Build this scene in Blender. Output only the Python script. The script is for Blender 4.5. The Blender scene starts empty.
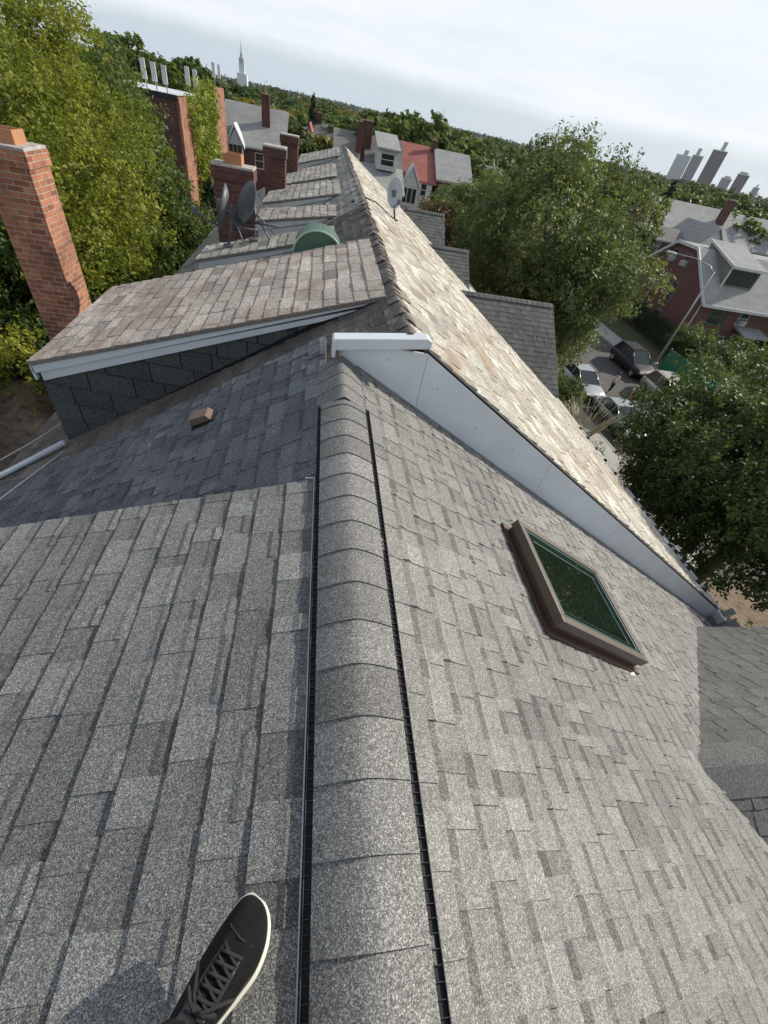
import bpy, bmesh, math, random
import numpy as np
from mathutils import Vector, Matrix
sc = bpy.context.scene
COL = sc.collection
rad = math.radians
GZ = -12.2                      # street level; the camera is the origin

# ------------------------------------------------------------------ helpers
def tag(o, label=None, cat=None, group=None, kind=None):
    if label: o['label'] = label
    if cat: o['category'] = cat
    if group: o['group'] = group
    if kind: o['kind'] = kind
    return o
def empty(name, loc, label=None, cat=None, group=None, rz=0):
    o = bpy.data.objects.new(name, None); COL.objects.link(o)
    o.location = loc; o.rotation_euler = (0, 0, rz); o.empty_display_size = .2
    return tag(o, label, cat, group)
def worldloc(p):
    v = Vector((0, 0, 0))
    while p is not None:
        v += Vector(p.location); p = p.parent
    return v
def link(name, me, mat, parent=None):
    o = bpy.data.objects.new(name, me); COL.objects.link(o)
    if mat:
        for m in (mat if isinstance(mat, (list, tuple)) else [mat]): me.materials.append(m)
    if parent is not None: o.parent = parent
    return o
def copy_tree(o, parent=None):
    c = o.copy(); COL.objects.link(c); c.parent = parent
    for ch in list(o.children): copy_tree(ch, c)
    return c

class MB:
    """collects shapes (world coordinates) into one mesh"""
    def __init__(s): s.v = []; s.f = []; s.t = []; s.sm = []; s.mi = []
    def add(s, vs, fs, tone=1.0, smooth=False, mi=0):
        b = len(s.v); s.v += [tuple(p) for p in vs]
        for f in fs:
            s.f.append([b + i for i in f]); s.t.append(tone); s.sm.append(smooth); s.mi.append(mi)
        return s
    def box(s, c, d, rz=0, M=None, tone=1.0, mi=0):
        x, y, z = d[0]/2, d[1]/2, d[2]/2
        P = [Vector((i*x, j*y, k*z)) for k in (-1, 1) for j in (-1, 1) for i in (-1, 1)]
        R = M if M is not None else Matrix.Rotation(rz, 3, 'Z')
        P = [R @ p + Vector(c) for p in P]
        return s.add(P, [(0,2,3,1),(4,5,7,6),(0,1,5,4),(2,6,7,3),(0,4,6,2),(1,3,7,5)], tone, mi=mi)
    def span(s, a, b, **k):
        return s.box([(a[i]+b[i])/2 for i in range(3)], [abs(b[i]-a[i]) for i in range(3)], **k)
    def prism(s, poly, d, **k):
        """poly: list of 3-D points, d: extrusion vector"""
        d = Vector(d); n = len(poly); P = [Vector(p) for p in poly]; Q = [p + d for p in P]
        fs = [tuple(range(n))[::-1], tuple(range(n, 2*n))] + [(i, (i+1) % n, n+(i+1) % n, n+i) for i in range(n)]
        return s.add(P+Q, fs, **k)
    def quad(s, *p, **k): return s.add(p, [tuple(range(len(p)))], **k)
    def tube(s, path, r, n=8, cap=True, smooth=True, tone=1.0, flat=1.0, mi=0):
        path = [Vector(p) for p in path]; rr = r if isinstance(r, (list, tuple)) else [r]*len(path)
        vs = []; up0 = None
        for i, p in enumerate(path):
            d = (path[min(i+1, len(path)-1)] - path[max(i-1, 0)]).normalized()
            if up0 is None: up0 = Vector((0, 0, 1)) if abs(d.z) < .9 else Vector((1, 0, 0))
            a = d.cross(up0).normalized(); b = a.cross(d).normalized(); up0 = b
            for k in range(n):
                t = 2*math.pi*k/n; vs.append(p + a*math.cos(t)*rr[i] + b*math.sin(t)*rr[i]*flat)
        fs = []
        for i in range(len(path)-1):
            for k in range(n):
                a = i*n+k; b = i*n+(k+1) % n; fs.append((a, b, b+n, a+n))
        if cap:
            fs.append(tuple(range(n))[::-1]); m = (len(path)-1)*n; fs.append(tuple(range(m, m+n)))
        return s.add(vs, fs, tone=tone, smooth=smooth, mi=mi)
    def loft(s, rings, cap=True, smooth=True, tone=1.0, closed=True, mi=0):
        n = len(rings[0]); vs = [p for r in rings for p in r]; fs = []
        for i in range(len(rings)-1):
            for k in range(n if closed else n-1):
                a = i*n+k; b = i*n+(k+1) % n; fs.append((a, b, b+n, a+n))
        if cap:
            fs.append(tuple(range(n))[::-1]); m = (len(rings)-1)*n; fs.append(tuple(range(m, m+n)))
        return s.add(vs, fs, tone=tone, smooth=smooth, mi=mi)
    def lathe(s, c, prof, n=16, M=None, **k):
        R = M if M is not None else Matrix.Identity(3); c = Vector(c)
        rings = [[c + R @ Vector((r*math.cos(2*math.pi*j/n), r*math.sin(2*math.pi*j/n), z)) for j in range(n)] for r, z in prof]
        return s.loft(rings, **k)
    def build(s, name, mat, parent=None, bevel=0, clips=None, fix=True):
        me = bpy.data.meshes.new(name)
        off = worldloc(parent) if parent is not None else Vector((0, 0, 0))
        me.from_pydata([tuple(Vector(p) - off) for p in s.v], [], s.f)
        at = me.attributes.new('tone', 'FLOAT', 'FACE'); at.data.foreach_set('value', s.t)
        me.polygons.foreach_set('use_smooth', s.sm); me.polygons.foreach_set('material_index', s.mi)
        if clips or bevel or fix:
            bm = bmesh.new(); bm.from_mesh(me)
            for co, no in (clips or []):
                bmesh.ops.bisect_plane(bm, geom=bm.verts[:]+bm.edges[:]+bm.faces[:], dist=1e-6,
                                       plane_co=Vector(co)-off, plane_no=Vector(no), clear_outer=True)
            if fix and not clips: bmesh.ops.recalc_face_normals(bm, faces=bm.faces[:])
            if bevel: bmesh.ops.bevel(bm, geom=bm.edges[:], offset=bevel, segments=2, affect='EDGES', profile=.6)
            bm.to_mesh(me); bm.free()
        me.update()
        return link(name, me, mat, parent)

# ------------------------------------------------------------------ materials
class NT:
    def __init__(s, name):
        s.m = bpy.data.materials.new(name); s.m.use_nodes = True; s.n = s.m.node_tree
        s.bs = s.n.nodes['Principled BSDF']; s.out = s.n.nodes['Material Output']
        s.L = s.n.links.new
    def N(s, t, **kw):
        o = s.n.nodes.new(t)
        for k, v in kw.items(): setattr(o, k, v)
        return o
    def coord(s, kind='Object'): return s.N('ShaderNodeTexCoord').outputs[kind]
    def mapping(s, vec, scale=(1, 1, 1), rot=(0, 0, 0), loc=(0, 0, 0)):
        m = s.N('ShaderNodeMapping'); s.L(vec, m.inputs[0]); m.inputs['Scale'].default_value = scale
        m.inputs['Rotation'].default_value = rot; m.inputs['Location'].default_value = loc; return m.outputs[0]
    def noise(s, vec, scale, detail=3, rough=.55):
        o = s.N('ShaderNodeTexNoise'); s.L(vec, o.inputs['Vector']); o.inputs['Scale'].default_value = scale
        o.inputs['Detail'].default_value = detail; o.inputs['Roughness'].default_value = rough; return o.outputs['Fac']
    def ramp(s, fac, stops, interp='LINEAR'):
        o = s.N('ShaderNodeValToRGB'); s.L(fac, o.inputs[0]); cr = o.color_ramp; cr.interpolation = interp
        while len(cr.elements) < len(stops): cr.elements.new(.5)
        for e, (p, c) in zip(cr.elements, stops):
            e.position = p; e.color = (c if len(c) == 4 else (*c, 1)) if not isinstance(c, (int, float)) else (c, c, c, 1)
        return o.outputs[0]
    def mix(s, fac, a, b, mode='MIX'):
        o = s.N('ShaderNodeMix', data_type='RGBA', blend_type=mode)
        for sock, v in ((o.inputs[0], fac), (o.inputs[6], a), (o.inputs[7], b)):
            if isinstance(v, (int, float)): sock.default_value = v
            elif isinstance(v, (tuple, list)): sock.default_value = (*v[:3], 1)
            else: s.L(v, sock)
        return o.outputs[2]
    def math(s, op, a, b=0., clamp=False):
        o = s.N('ShaderNodeMath', operation=op, use_clamp=clamp)
        for sock, v in ((o.inputs[0], a), (o.inputs[1], b)):
            if isinstance(v, (int, float)): sock.default_value = v
            else: s.L(v, sock)
        return o.outputs[0]
    def attr(s, name='tone'):
        return s.N('ShaderNodeAttribute', attribute_name=name).outputs['Fac']
    def bump(s, h, strength=.5, dist=.01):
        o = s.N('ShaderNodeBump'); s.L(h, o.inputs['Height']); o.inputs['Strength'].default_value = strength
        o.inputs['Distance'].default_value = dist; s.L(o.outputs[0], s.bs.inputs['Normal'])
    def color(s, c):
        if isinstance(c, (tuple, list)): s.bs.inputs['Base Color'].default_value = (*c[:3], 1)
        else: s.L(c, s.bs.inputs['Base Color'])
    def set(s, **k):
        for n, v in k.items(): s.bs.inputs[n.replace('_', ' ')].default_value = v
        return s
def scalecol(c, k): return tuple(min(1, x*k) for x in c)

def paint(name, c, rough=.5, dirt=.15, metal=0, scale=3, bump=.0, spec=.5):
    t = NT(name); v = t.coord(); n = t.noise(v, scale, 5, .6); n2 = t.noise(v, scale*13, 3)
    col = t.mix(t.ramp(n, [(.35, 0), (.75, 1)]), c, scalecol(c, 1-dirt))
    col = t.mix(t.math('MULTIPLY', n2, dirt), col, scalecol(c, .6))
    t.color(col); t.set(Roughness=rough, Metallic=metal); t.bs.inputs['Specular IOR Level'].default_value = spec
    if bump: t.bump(n2, bump, .01)
    return t.m

def shingle(name, c, warm, grain=260, contrast=1.0, stain=None, stainc=None, old=0., rough=.93, vary=1.0):
    t = NT(name); v = t.coord()
    vo = t.N('ShaderNodeTexVoronoi', feature='F1'); t.L(v, vo.inputs['Vector']); vo.inputs['Scale'].default_value = grain
    g = t.N('ShaderNodeSeparateColor'); t.L(vo.outputs['Color'], g.inputs[0])
    gr = t.ramp(g.outputs[0], [(0, 1-.80*contrast), (.42, 1-.38*contrast), (.72, 1+.10*contrast), (.9, 1+.75*contrast), (1, 1+1.5*contrast)])
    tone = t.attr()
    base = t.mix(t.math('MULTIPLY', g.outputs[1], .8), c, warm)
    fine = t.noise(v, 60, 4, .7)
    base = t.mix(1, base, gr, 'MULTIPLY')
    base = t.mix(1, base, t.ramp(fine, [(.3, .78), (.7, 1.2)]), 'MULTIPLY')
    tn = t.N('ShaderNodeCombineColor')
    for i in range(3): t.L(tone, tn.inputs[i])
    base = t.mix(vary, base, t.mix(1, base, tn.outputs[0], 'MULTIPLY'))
    big = t.noise(v, .9, 5, .65)
    base = t.mix(1, base, t.ramp(big, [(.3, .82), (.7, 1.14)]), 'MULTIPLY')
    if stain:
        s1 = t.noise(t.mapping(v, stain), 1.0, 6, .7)
        base = t.mix(t.ramp(s1, [(.47, 0), (.66, 1)]), base, stainc)
    t.color(base); t.set(Roughness=rough); t.bs.inputs['Specular IOR Level'].default_value = .25
    h = t.math('ADD', g.outputs[0], t.math('MULTIPLY', fine, 1+old*3))
    t.bump(h, .35 if not old else .55, .003+.006*old)
    return t.m

def brick(name, c1, c2, mortar, scale=1.0, soot=.35):
    t = NT(name); g = t.N('ShaderNodeSeparateXYZ'); v = t.coord(); t.L(v, g.inputs[0])
    u = t.math('ADD', g.outputs[0], g.outputs[1]); cb = t.N('ShaderNodeCombineXYZ')
    t.L(u, cb.inputs[0]); t.L(g.outputs[2], cb.inputs[1])
    b = t.N('ShaderNodeTexBrick'); t.L(cb.outputs[0], b.inputs['Vector'])
    b.inputs['Scale'].default_value = 1/scale; b.inputs['Brick Width'].default_value = .215
    b.inputs['Row Height'].default_value = .074; b.inputs['Mortar Size'].default_value = .007
    b.inputs['Mortar Smooth'].default_value = .2; b.inputs['Bias'].default_value = -.1
    b.inputs['Color1'].default_value = (*c1, 1); b.inputs['Color2'].default_value = (*c2, 1); b.inputs['Mortar'].default_value = (*mortar, 1)
    n = t.noise(v, 9, 5, .7); n1 = t.noise(v, 1.3, 4, .6)
    col = t.mix(1, b.outputs['Color'], t.ramp(n, [(.3, .65), (.7, 1.25)]), 'MULTIPLY')
    col = t.mix(t.math('MULTIPLY', t.ramp(n1, [(.45, 0), (.7, 1)]), soot), col, (.05, .03, .025))
    t.color(col); t.set(Roughness=.9)
    t.bump(t.math('SUBTRACT', n, t.math('MULTIPLY', b.outputs['Fac'], 2.)), .7, .008)
    return t.m

def leafmat(name, dark, mid, lite, trans=.35):
    t = NT(name); a = t.attr()
    col = t.ramp(a, [(0, dark), (.5, mid), (1, lite)])
    t.color(col); t.set(Roughness=.55); t.bs.inputs['Specular IOR Level'].default_value = .3
    tr = t.N('ShaderNodeBsdfTranslucent'); t.L(t.mix(.35, col, (.25, .35, .03)), tr.inputs[0])
    mx = t.N('ShaderNodeMixShader'); mx.inputs[0].default_value = trans
    t.L(t.bs.outputs[0], mx.inputs[1]); t.L(tr.outputs[0], mx.inputs[2]); t.L(mx.outputs[0], t.out.inputs[0])
    return t.m
def groundmat(name, a, b, scale=.4, fine=14, bump=.4, third=None):
    t = NT(name); v = t.coord('Object')
    n = t.noise(v, scale, 6, .65); n2 = t.noise(v, fine, 4, .7)
    col = t.mix(t.ramp(n, [(.35, 0), (.65, 1)]), a, b)
    if third: col = t.mix(t.ramp(t.noise(v, scale*4, 5, .7), [(.52, 0), (.68, 1)]), col, third)
    col = t.mix(1, col, t.ramp(n2, [(.3, .65), (.7, 1.3)]), 'MULTIPLY')
    t.color(col); t.set(Roughness=.95); t.bump(n2, bump, .03); return t.m
def glassmat(name, c=(.015, .02, .022), rough=.04, ior=1.7):
    t = NT(name); v = t.coord(); n = t.noise(v, 2.0, 3)
    t.color(t.mix(n, c, scalecol(c, 2.2))); t.set(Roughness=rough, IOR=ior); return t.m

M = {}
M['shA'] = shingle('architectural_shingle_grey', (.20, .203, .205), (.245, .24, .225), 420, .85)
M['shR'] = shingle('architectural_shingle_sunny', (.235, .232, .225), (.29, .28, .255), 380, .62)  # lighter, warmer copy: sunshine on the right slope mixed into the colour
M['shL'] = shingle('architectural_shingle_shaded', (.15, .158, .175), (.178, .18, .19), 330, .8)  # darker, bluer copy: the left slope's shade tinted into the colour
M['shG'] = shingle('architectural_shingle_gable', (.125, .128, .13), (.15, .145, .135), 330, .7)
M['cap'] = shingle('ridge_cap_shingle', (.205, .205, .20), (.25, .242, .225), 380, .75)
M['old_tan'] = shingle('old_tan_shingle', (.43, .405, .375), (.53, .44, .375), 90, .35, (3.0, 1.6, 1.5), (.30, .235, .195), 1.)
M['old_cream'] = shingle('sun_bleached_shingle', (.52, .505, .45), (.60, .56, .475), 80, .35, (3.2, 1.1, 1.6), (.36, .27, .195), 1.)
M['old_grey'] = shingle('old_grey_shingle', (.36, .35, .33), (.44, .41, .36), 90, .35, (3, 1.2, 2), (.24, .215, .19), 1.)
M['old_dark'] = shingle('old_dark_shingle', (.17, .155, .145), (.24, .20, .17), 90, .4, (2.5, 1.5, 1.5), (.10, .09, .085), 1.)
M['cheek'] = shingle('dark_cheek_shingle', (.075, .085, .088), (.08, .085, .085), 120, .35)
M['roof_far'] = shingle('far_roof_shingle', (.31, .32, .32), (.36, .35, .33), 30, .25, (.3, 2.5, 2.5), (.27, .27, .26))
M['roof_far_dark'] = shingle('far_roof_dark', (.20, .195, .19), (.24, .22, .2), 30, .25, (.3, 2.5, 2.5), (.16, .155, .15))
M['roof_red'] = shingle('far_roof_red', (.33, .115, .10), (.36, .14, .115), 20, .35)
M['white'] = paint('white_painted_metal', (.68, .73, .77), .38, .14, bump=.06)
M['white_old'] = paint('old_white_paint', (.60, .62, .62), .55, .3)
M['gap'] = paint('black_plastic', (.008, .008, .009), .6, .1)
M['alu'] = paint('bare_aluminium', (.55, .56, .58), .35, .2, .8)
M['bronze'] = paint('bronze_cladding', (.13, .105, .085), .42, .2, .3)
M['copper'] = paint('brown_flashing', (.12, .068, .048), .5, .35, .3)
M['teal'] = paint('glazing_edge', (.05, .10, .09), .25, .2)
M['glass'] = glassmat('window_glass')
M['skyglass'] = glassmat('skylight_glass', (.006, .010, .007), .02, 3.2)
M['brick'] = brick('orange_brick', (.44, .18, .10), (.20, .07, .045), (.42, .34, .26), .86, soot=.6)
M['brick_dark'] = brick('dark_red_brick', (.15, .05, .038), (.065, .03, .026), (.14, .11, .09), .86, soot=.6)
M['brick_house'] = brick('house_brick', (.17, .068, .055), (.12, .048, .042), (.15, .12, .105), 1.0, .2)
M['concrete'] = groundmat('concrete', (.42, .40, .36), (.34, .32, .29), .8, 12, .3)
M['clay'] = paint('clay_flue', (.50, .24, .12), .8, .3)
M['asphalt'] = groundmat('asphalt', (.105, .10, .095), (.075, .072, .07), .3, 30, .3)
M['grass'] = groundmat('grass', (.045, .065, .02), (.075, .085, .03), .05, 8, .6, (.10, .075, .045))
M['soil'] = groundmat('bare_soil', (.19, .135, .085), (.13, .095, .06), .6, 9, .8, (.07, .075, .03))
M['tarp'] = groundmat('brown_litter', (.27, .20, .15), (.17, .125, .095), 1.2, 8, .8, (.09, .07, .055))
M['bark'] = groundmat('bark', (.10, .075, .055), (.06, .045, .035), 2, 12, .9)
M['leaf_yellow'] = leafmat('leaf_yellow_green', (0.068, 0.101, 0.016), (0.209, 0.236, 0.027), (0.378, 0.358, 0.047), .4)
M['leaf_green'] = leafmat('leaf_green', (0.034, 0.068, 0.016), (0.095, 0.142, 0.034), (0.189, 0.230, 0.061))
M['leaf_dark'] = leafmat('leaf_dark', (0.027, 0.053, 0.018), (0.060, 0.102, 0.027), (0.112, 0.165, 0.045), .25)
M['leaf_deep'] = leafmat('leaf_deep_green', (.012, .026, .010), (.028, .05, .014), (.055, .085, .025), .2)
M['leaf_maple'] = leafmat('leaf_maple', (0.042, 0.077, 0.028), (0.133, 0.168, 0.056), (0.266, 0.301, 0.112), .35)
M['leaf_red'] = leafmat('leaf_red_brown', (0.066, 0.033, 0.022), (0.165, 0.077, 0.050), (0.264, 0.132, 0.077), .3)
M['leaf_gold'] = leafmat('leaf_gold', (0.103, 0.092, 0.017), (0.230, 0.184, 0.034), (0.380, 0.287, 0.046), .35)
M['leaf_ivy'] = leafmat('leaf_ivy', (0.075, 0.112, 0.019), (0.250, 0.300, 0.037), (0.450, 0.475, 0.062), .3)
M['needle'] = leafmat('needle_dark', (.012, .025, .015), (.025, .042, .022), (.04, .06, .03), .1)
M['wood_far'] = leafmat('far_foliage', (0.028, 0.044, 0.018), (0.055, 0.077, 0.028), (0.110, 0.121, 0.044), .1)
M['silver'] = paint('silver_car_paint', (.46, .49, .49), .28, .1, .55)
M['sage'] = paint('pale_grey_car_paint', (.36, .40, .39), .28, .1, .5)
M['champagne'] = paint('champagne_car_paint', (.52, .50, .45), .3, .1, .5)
M['blackcar'] = paint('black_car_paint', (.008, .008, .009), .4, .1, 0)
M['tyre'] = paint('tyre_rubber', (.015, .015, .015), .8, .2)
M['lamp'] = paint('lamp_lens', (.7, .7, .68), .15, .1)
M['redlens'] = paint('tail_lens', (.35, .02, .015), .2, .1)
M['steel'] = paint('galvanised_steel', (.42, .42, .40), .45, .25, .5)
M['dish'] = paint('grey_dish', (.12, .13, .145), .5, .2, .2)
M['dishpale'] = paint('pale_dish', (.40, .44, .48), .5, .15, .1)
M['green_metal'] = paint('verdigris_metal', (.07, .15, .10), .55, .35)
M['green_rim'] = paint('pale_green_rim', (.36, .50, .40), .5, .25)
M['netting'] = paint('green_netting', (.012, .17, .09), .7, .25)
M['cable'] = paint('white_cable', (.6, .6, .57), .5, .1)
M['fab'] = paint('black_knit', (.017, .017, .018), .8, .5, 0, 45, 1.0, .3)
M['lace'] = paint('black_lace', (.035, .035, .036), .6, .3, 0, 200, .6)
M['fabgloss'] = paint('black_gloss_trim', (.02, .02, .022), .3, .2)
M['sole'] = paint('cream_rubber', (.72, .72, .60), .5, .06)
M['trouser'] = paint('dark_trousers', (.018, .019, .023), .9, .2, 0, 30, .5)
M['skin'] = paint('skin', (.45, .27, .19), .55, .08)
M['hair'] = paint('dark_hair', (.02, .014, .01), .6, .2)
M['shirt'] = paint('pale_shirt', (.55, .55, .55), .85, .1)
M['pink'] = paint('pink_cloth', (.62, .16, .20), .85, .1)
M['tower_grey'] = None

def towermat(name, c, w, fh=3.2, fw=4.0):
    t = NT(name); g = t.N('ShaderNodeSeparateXYZ'); v = t.coord(); t.L(v, g.inputs[0])
    u = t.math('ADD', g.outputs[0], g.outputs[1]); cb = t.N('ShaderNodeCombineXYZ'); t.L(u, cb.inputs[0]); t.L(g.outputs[2], cb.inputs[1])
    b = t.N('ShaderNodeTexBrick', offset=0.); t.L(cb.outputs[0], b.inputs['Vector']); b.inputs['Scale'].default_value = 1
    b.inputs['Brick Width'].default_value = fw; b.inputs['Row Height'].default_value = fh; b.inputs['Mortar Size'].default_value = .75
    b.inputs['Mortar Smooth'].default_value = 0
    b.inputs['Color1'].default_value = (*w, 1); b.inputs['Color2'].default_value = (*scalecol(w, 1.4), 1); b.inputs['Mortar'].default_value = (*c, 1)
    t.color(b.outputs['Color']); t.set(Roughness=.7); return t.m

# ------------------------------------------------------------------ shingled slopes
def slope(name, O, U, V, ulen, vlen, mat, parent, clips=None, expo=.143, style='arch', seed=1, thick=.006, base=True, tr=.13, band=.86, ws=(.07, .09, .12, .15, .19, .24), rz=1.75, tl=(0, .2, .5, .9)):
    """courses run along U, V points down the slope; tabs are real steps"""
    rnd = random.Random(seed); O = Vector(O); U = Vector(U).normalized(); V = Vector(V).normalized(); N = U.cross(V)
    if N.z < 0: N = -N
    m = MB(); P = lambda u, v, n: O + U*u + V*v + N*n
    nc = int(math.ceil(vlen/expo))
    if base:
        m.prism([P(0, 0, -.002), P(ulen, 0, -.002), P(ulen, vlen, -.002), P(0, vlen, -.002)], N*-.03, tone=.5)
    for i in range(nc):
        v0 = i*expo; v1 = min(v0+expo, vlen); u = -rnd.random()*.3
        raised = rnd.random() < .5
        while u < ulen:
            if style == 'arch': w = rnd.choice(ws)*rnd.uniform(.85, 1.15)
            else: w = .305
            a = max(u, 0); b = min(u+w, ulen)
            if style == 'arch':
                raised = not raised; t1 = thick*(rz if raised else 1.0); g = 0; vb = v1
                tn = rnd.gauss(1.02 if raised else .96, tr*.5)
                if rnd.random() < .10: tn *= .85
            else:
                t1 = thick*rnd.uniform(.8, 1.9); g = .004 + .004*rnd.random(); vb = v1 + rnd.uniform(-.006, .006); tn = rnd.gauss(1, tr*1.1)
                if rnd.random() < .06: tn *= .75
            if b-a > .015:
                a2, b2 = a+g, b-g; q = rnd.uniform(-.003, .003) if style != 'arch' else 0
                if style == 'arch':
                    h0 = thick*.22 if raised else .0006; tele = thick*rnd.choice(tl)
                    va = v0+expo*rnd.uniform(.22, .34); vc = va+expo*rnd.uniform(.12, .2)
                    hh = lambda v: h0+(t1-h0)*(v-v0)/(v1-v0)
                    rows = [(v0-.004, h0), (va, hh(va)+tele), (vc, hh(vc)+tele*.1), (vb, t1)]
                    sh = rnd.uniform(-.012, .012)
                    top = []
                    for v, h in rows: top += [P(a2, v, h), P(b2, v, h)]
                    bot = [P(a2, v0, -.003), P(b2, v0, -.003), P(b2, vb, -.003), P(a2, vb, -.003)]
                    m.add(top[:4], [(0, 1, 3, 2)], tone=max(.35, tn*(.93 if raised else band)))  # upper strip toned darker: a shadow line printed into the tab colour
                    m.add(top+bot, [(2, 3, 5, 4), (4, 5, 7, 6), (6, 7, 10, 11), (0, 2, 4, 6, 11, 8), (1, 9, 10, 7, 5, 3)], tone=max(.35, tn))
                else:
                    t2 = t1*rnd.uniform(.8, 1.3)
                    top = [P(a2, v0-.004, .0005), P(b2, v0-.004, .0005), P(b2, vb+q, t2), P(a2, vb, t1)]
                    bot = [P(a2, v0, -.003), P(b2, v0, -.003), P(b2, vb+q, -.003), P(a2, vb, -.003)]
                    m.add(top+bot, [(0, 1, 2, 3), (3, 2, 6, 7), (0, 3, 7, 4), (2, 1, 5, 6)], tone=max(.35, tn))
            u += w
    return m.build(name, mat, parent, clips=clips, fix=False)

def caps(name, A, B, hw, drop, expo, mat, parent, lift=.0, seed=3, arch=.5, thick=.006, tr=.1, jit=0., up=.6):
    """cap shingles bent over a ridge from A (near) to B (far)"""
    rnd = random.Random(seed); A = Vector(A); B = Vector(B); L = (B-A).length; D = (B-A).normalized(); S = D.cross(Vector((0, 0, 1))).normalized()
    prof = []
    for k in range(13):
        x = -1+2*k/12; prof.append((x*hw, -drop*(abs(x)**(1+arch)) - (0 if abs(x) < .9 else 0)))
    m = MB(); n = int(L/expo)+1
    for i in range(n):
        y0 = i*expo; y1 = min(y0+expo*1.35, L); tn = rnd.gauss(1, tr); j = rnd.uniform(-jit, jit)
        for (ya, za), (yb, zb) in (((y0, thick*1.6), (y1, 0)),):
            r0 = [A + D*(ya) + S*(x*(1+jit*rnd.uniform(-1, 1)*2)+j) + Vector((0, 0, z+lift+za)) for x, z in prof]
            r1 = [A + D*(yb) + S*(x+j) + Vector((0, 0, z+lift+zb)) for x, z in prof]
            rb = [p + Vector((0, 0, -thick*1.5)) for p in r0]
            m.loft([rb, r0], cap=False, closed=False, smooth=False, tone=tn*.8)
            m.loft([r0, r1], cap=False, closed=False, smooth=True, tone=tn)
    return m.build(name, mat, parent, fix=False)

# ------------------------------------------------------------------ OUR HOUSE
RX, RZ = .195, -1.34                # our ridge
ML, MR = .62, .585                  # pitches of the main slopes
zl = lambda x: RZ + ML*(x-RX)       # left main plane
zr = lambda x: RZ - MR*(x-RX)       # right main plane
MD = .287; zd = lambda x: -1.435 + MD*x   # our dormer roof
def vdir(dx, dz): return Vector((dx, 0, dz)).normalized()

our = empty('row_house', (0, -2.5, GZ), 'near grey-shingled house roof with ridge vent and skylight, the shoe standing on it', 'house', 'row houses under one long ridge')
Ln = math.sqrt(1+MR*MR)
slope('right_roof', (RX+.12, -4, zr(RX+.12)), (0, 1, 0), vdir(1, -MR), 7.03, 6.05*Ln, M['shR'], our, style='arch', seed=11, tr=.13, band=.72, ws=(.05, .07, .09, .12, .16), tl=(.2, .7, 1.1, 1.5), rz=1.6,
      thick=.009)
Ld = math.sqrt(1+MD*MD)
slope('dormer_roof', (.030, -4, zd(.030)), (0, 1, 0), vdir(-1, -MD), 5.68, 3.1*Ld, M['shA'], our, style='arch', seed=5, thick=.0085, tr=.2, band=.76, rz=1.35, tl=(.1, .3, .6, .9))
m = MB(); m.span((.0245, -4, zd(.03)-.02), (.0285, 1.68, zd(.03)+.012)); m.span((.03, 1.682, zd(.03)-.01), (-.02, 1.69, zd(.03)+.010)); m.build('metal_edge', M['alu'], our)
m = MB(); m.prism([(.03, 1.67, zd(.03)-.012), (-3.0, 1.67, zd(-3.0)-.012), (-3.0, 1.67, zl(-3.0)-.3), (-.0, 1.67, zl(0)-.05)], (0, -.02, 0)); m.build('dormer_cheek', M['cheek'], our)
Lm = math.sqrt(1+ML*ML)
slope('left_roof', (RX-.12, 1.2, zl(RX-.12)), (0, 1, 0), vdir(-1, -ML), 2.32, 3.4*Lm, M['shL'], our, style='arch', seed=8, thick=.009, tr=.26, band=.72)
m = MB(); m.span((-3.0, -4, GZ), (-2.9, 3.0, zl(-3.2))); m.span((-3.0, -4, GZ), (6.1, -3.9, -4.8)); m.span((6.0, -3.9, GZ), (6.1, 3.0, -4.9)); m.span((-2.9, 2.9, GZ), (6, 3.0, -4.9))
m.build('brick_wall', M['brick_house'], our)
# ridge vent: black slotted body, then the arched caps
rv = MB(); ZS = RZ-.072
for s in (-1, 1):
    e0, e1 = (.120, .160) if s < 0 else (.120, .168)
    rv.prism([(RX+s*e0, -3.9, RZ-.12), (RX+s*e1, -3.9, RZ-.12), (RX+s*e1, -3.9, ZS), (RX+s*e0, -3.9, ZS+.004)], (0, 6.30, 0))
rv.build('vent_body', M['gap'], our)
fin = MB()
for s in (-1, 1):
    e1 = .160 if s < 0 else .168
    fin.prism([(RX+s*e1, -3.9, RZ-.12), (RX+s*(e1+.0022), -3.9, RZ-.12), (RX+s*(e1+.0022), -3.9, ZS+.009), (RX+s*e1, -3.9, ZS+.009)], (0, 6.30, 0))
    for k in range(130):
        y = -1.0+k*.0265
        if y > 2.38: break
        fin.box((RX+s*(.142+e1)/2, y, ZS+.002), (e1-.142, .0014, .010))
fin.build('vent_baffle', paint('grey_plastic', (.07, .072, .07), .5, .3), our)
caps('ridge_cap', (RX, -3.9, RZ), (RX, 2.40, RZ), .142, .060, .168, M['cap'], our, lift=.004, arch=.45, thick=.0055, tr=.13)
caps('ridge_cap', (RX, 2.38, RZ), (RX, 2.98, RZ), .165, .112, .168, M['cap'], our, lift=.018, arch=.2, thick=.004, tr=.07)
# closing strip between cap and slopes beyond the vent
m = MB()
for s in (-1, 1):
    f_ = lambda x: RZ-.6*abs(x-RX)
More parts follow.
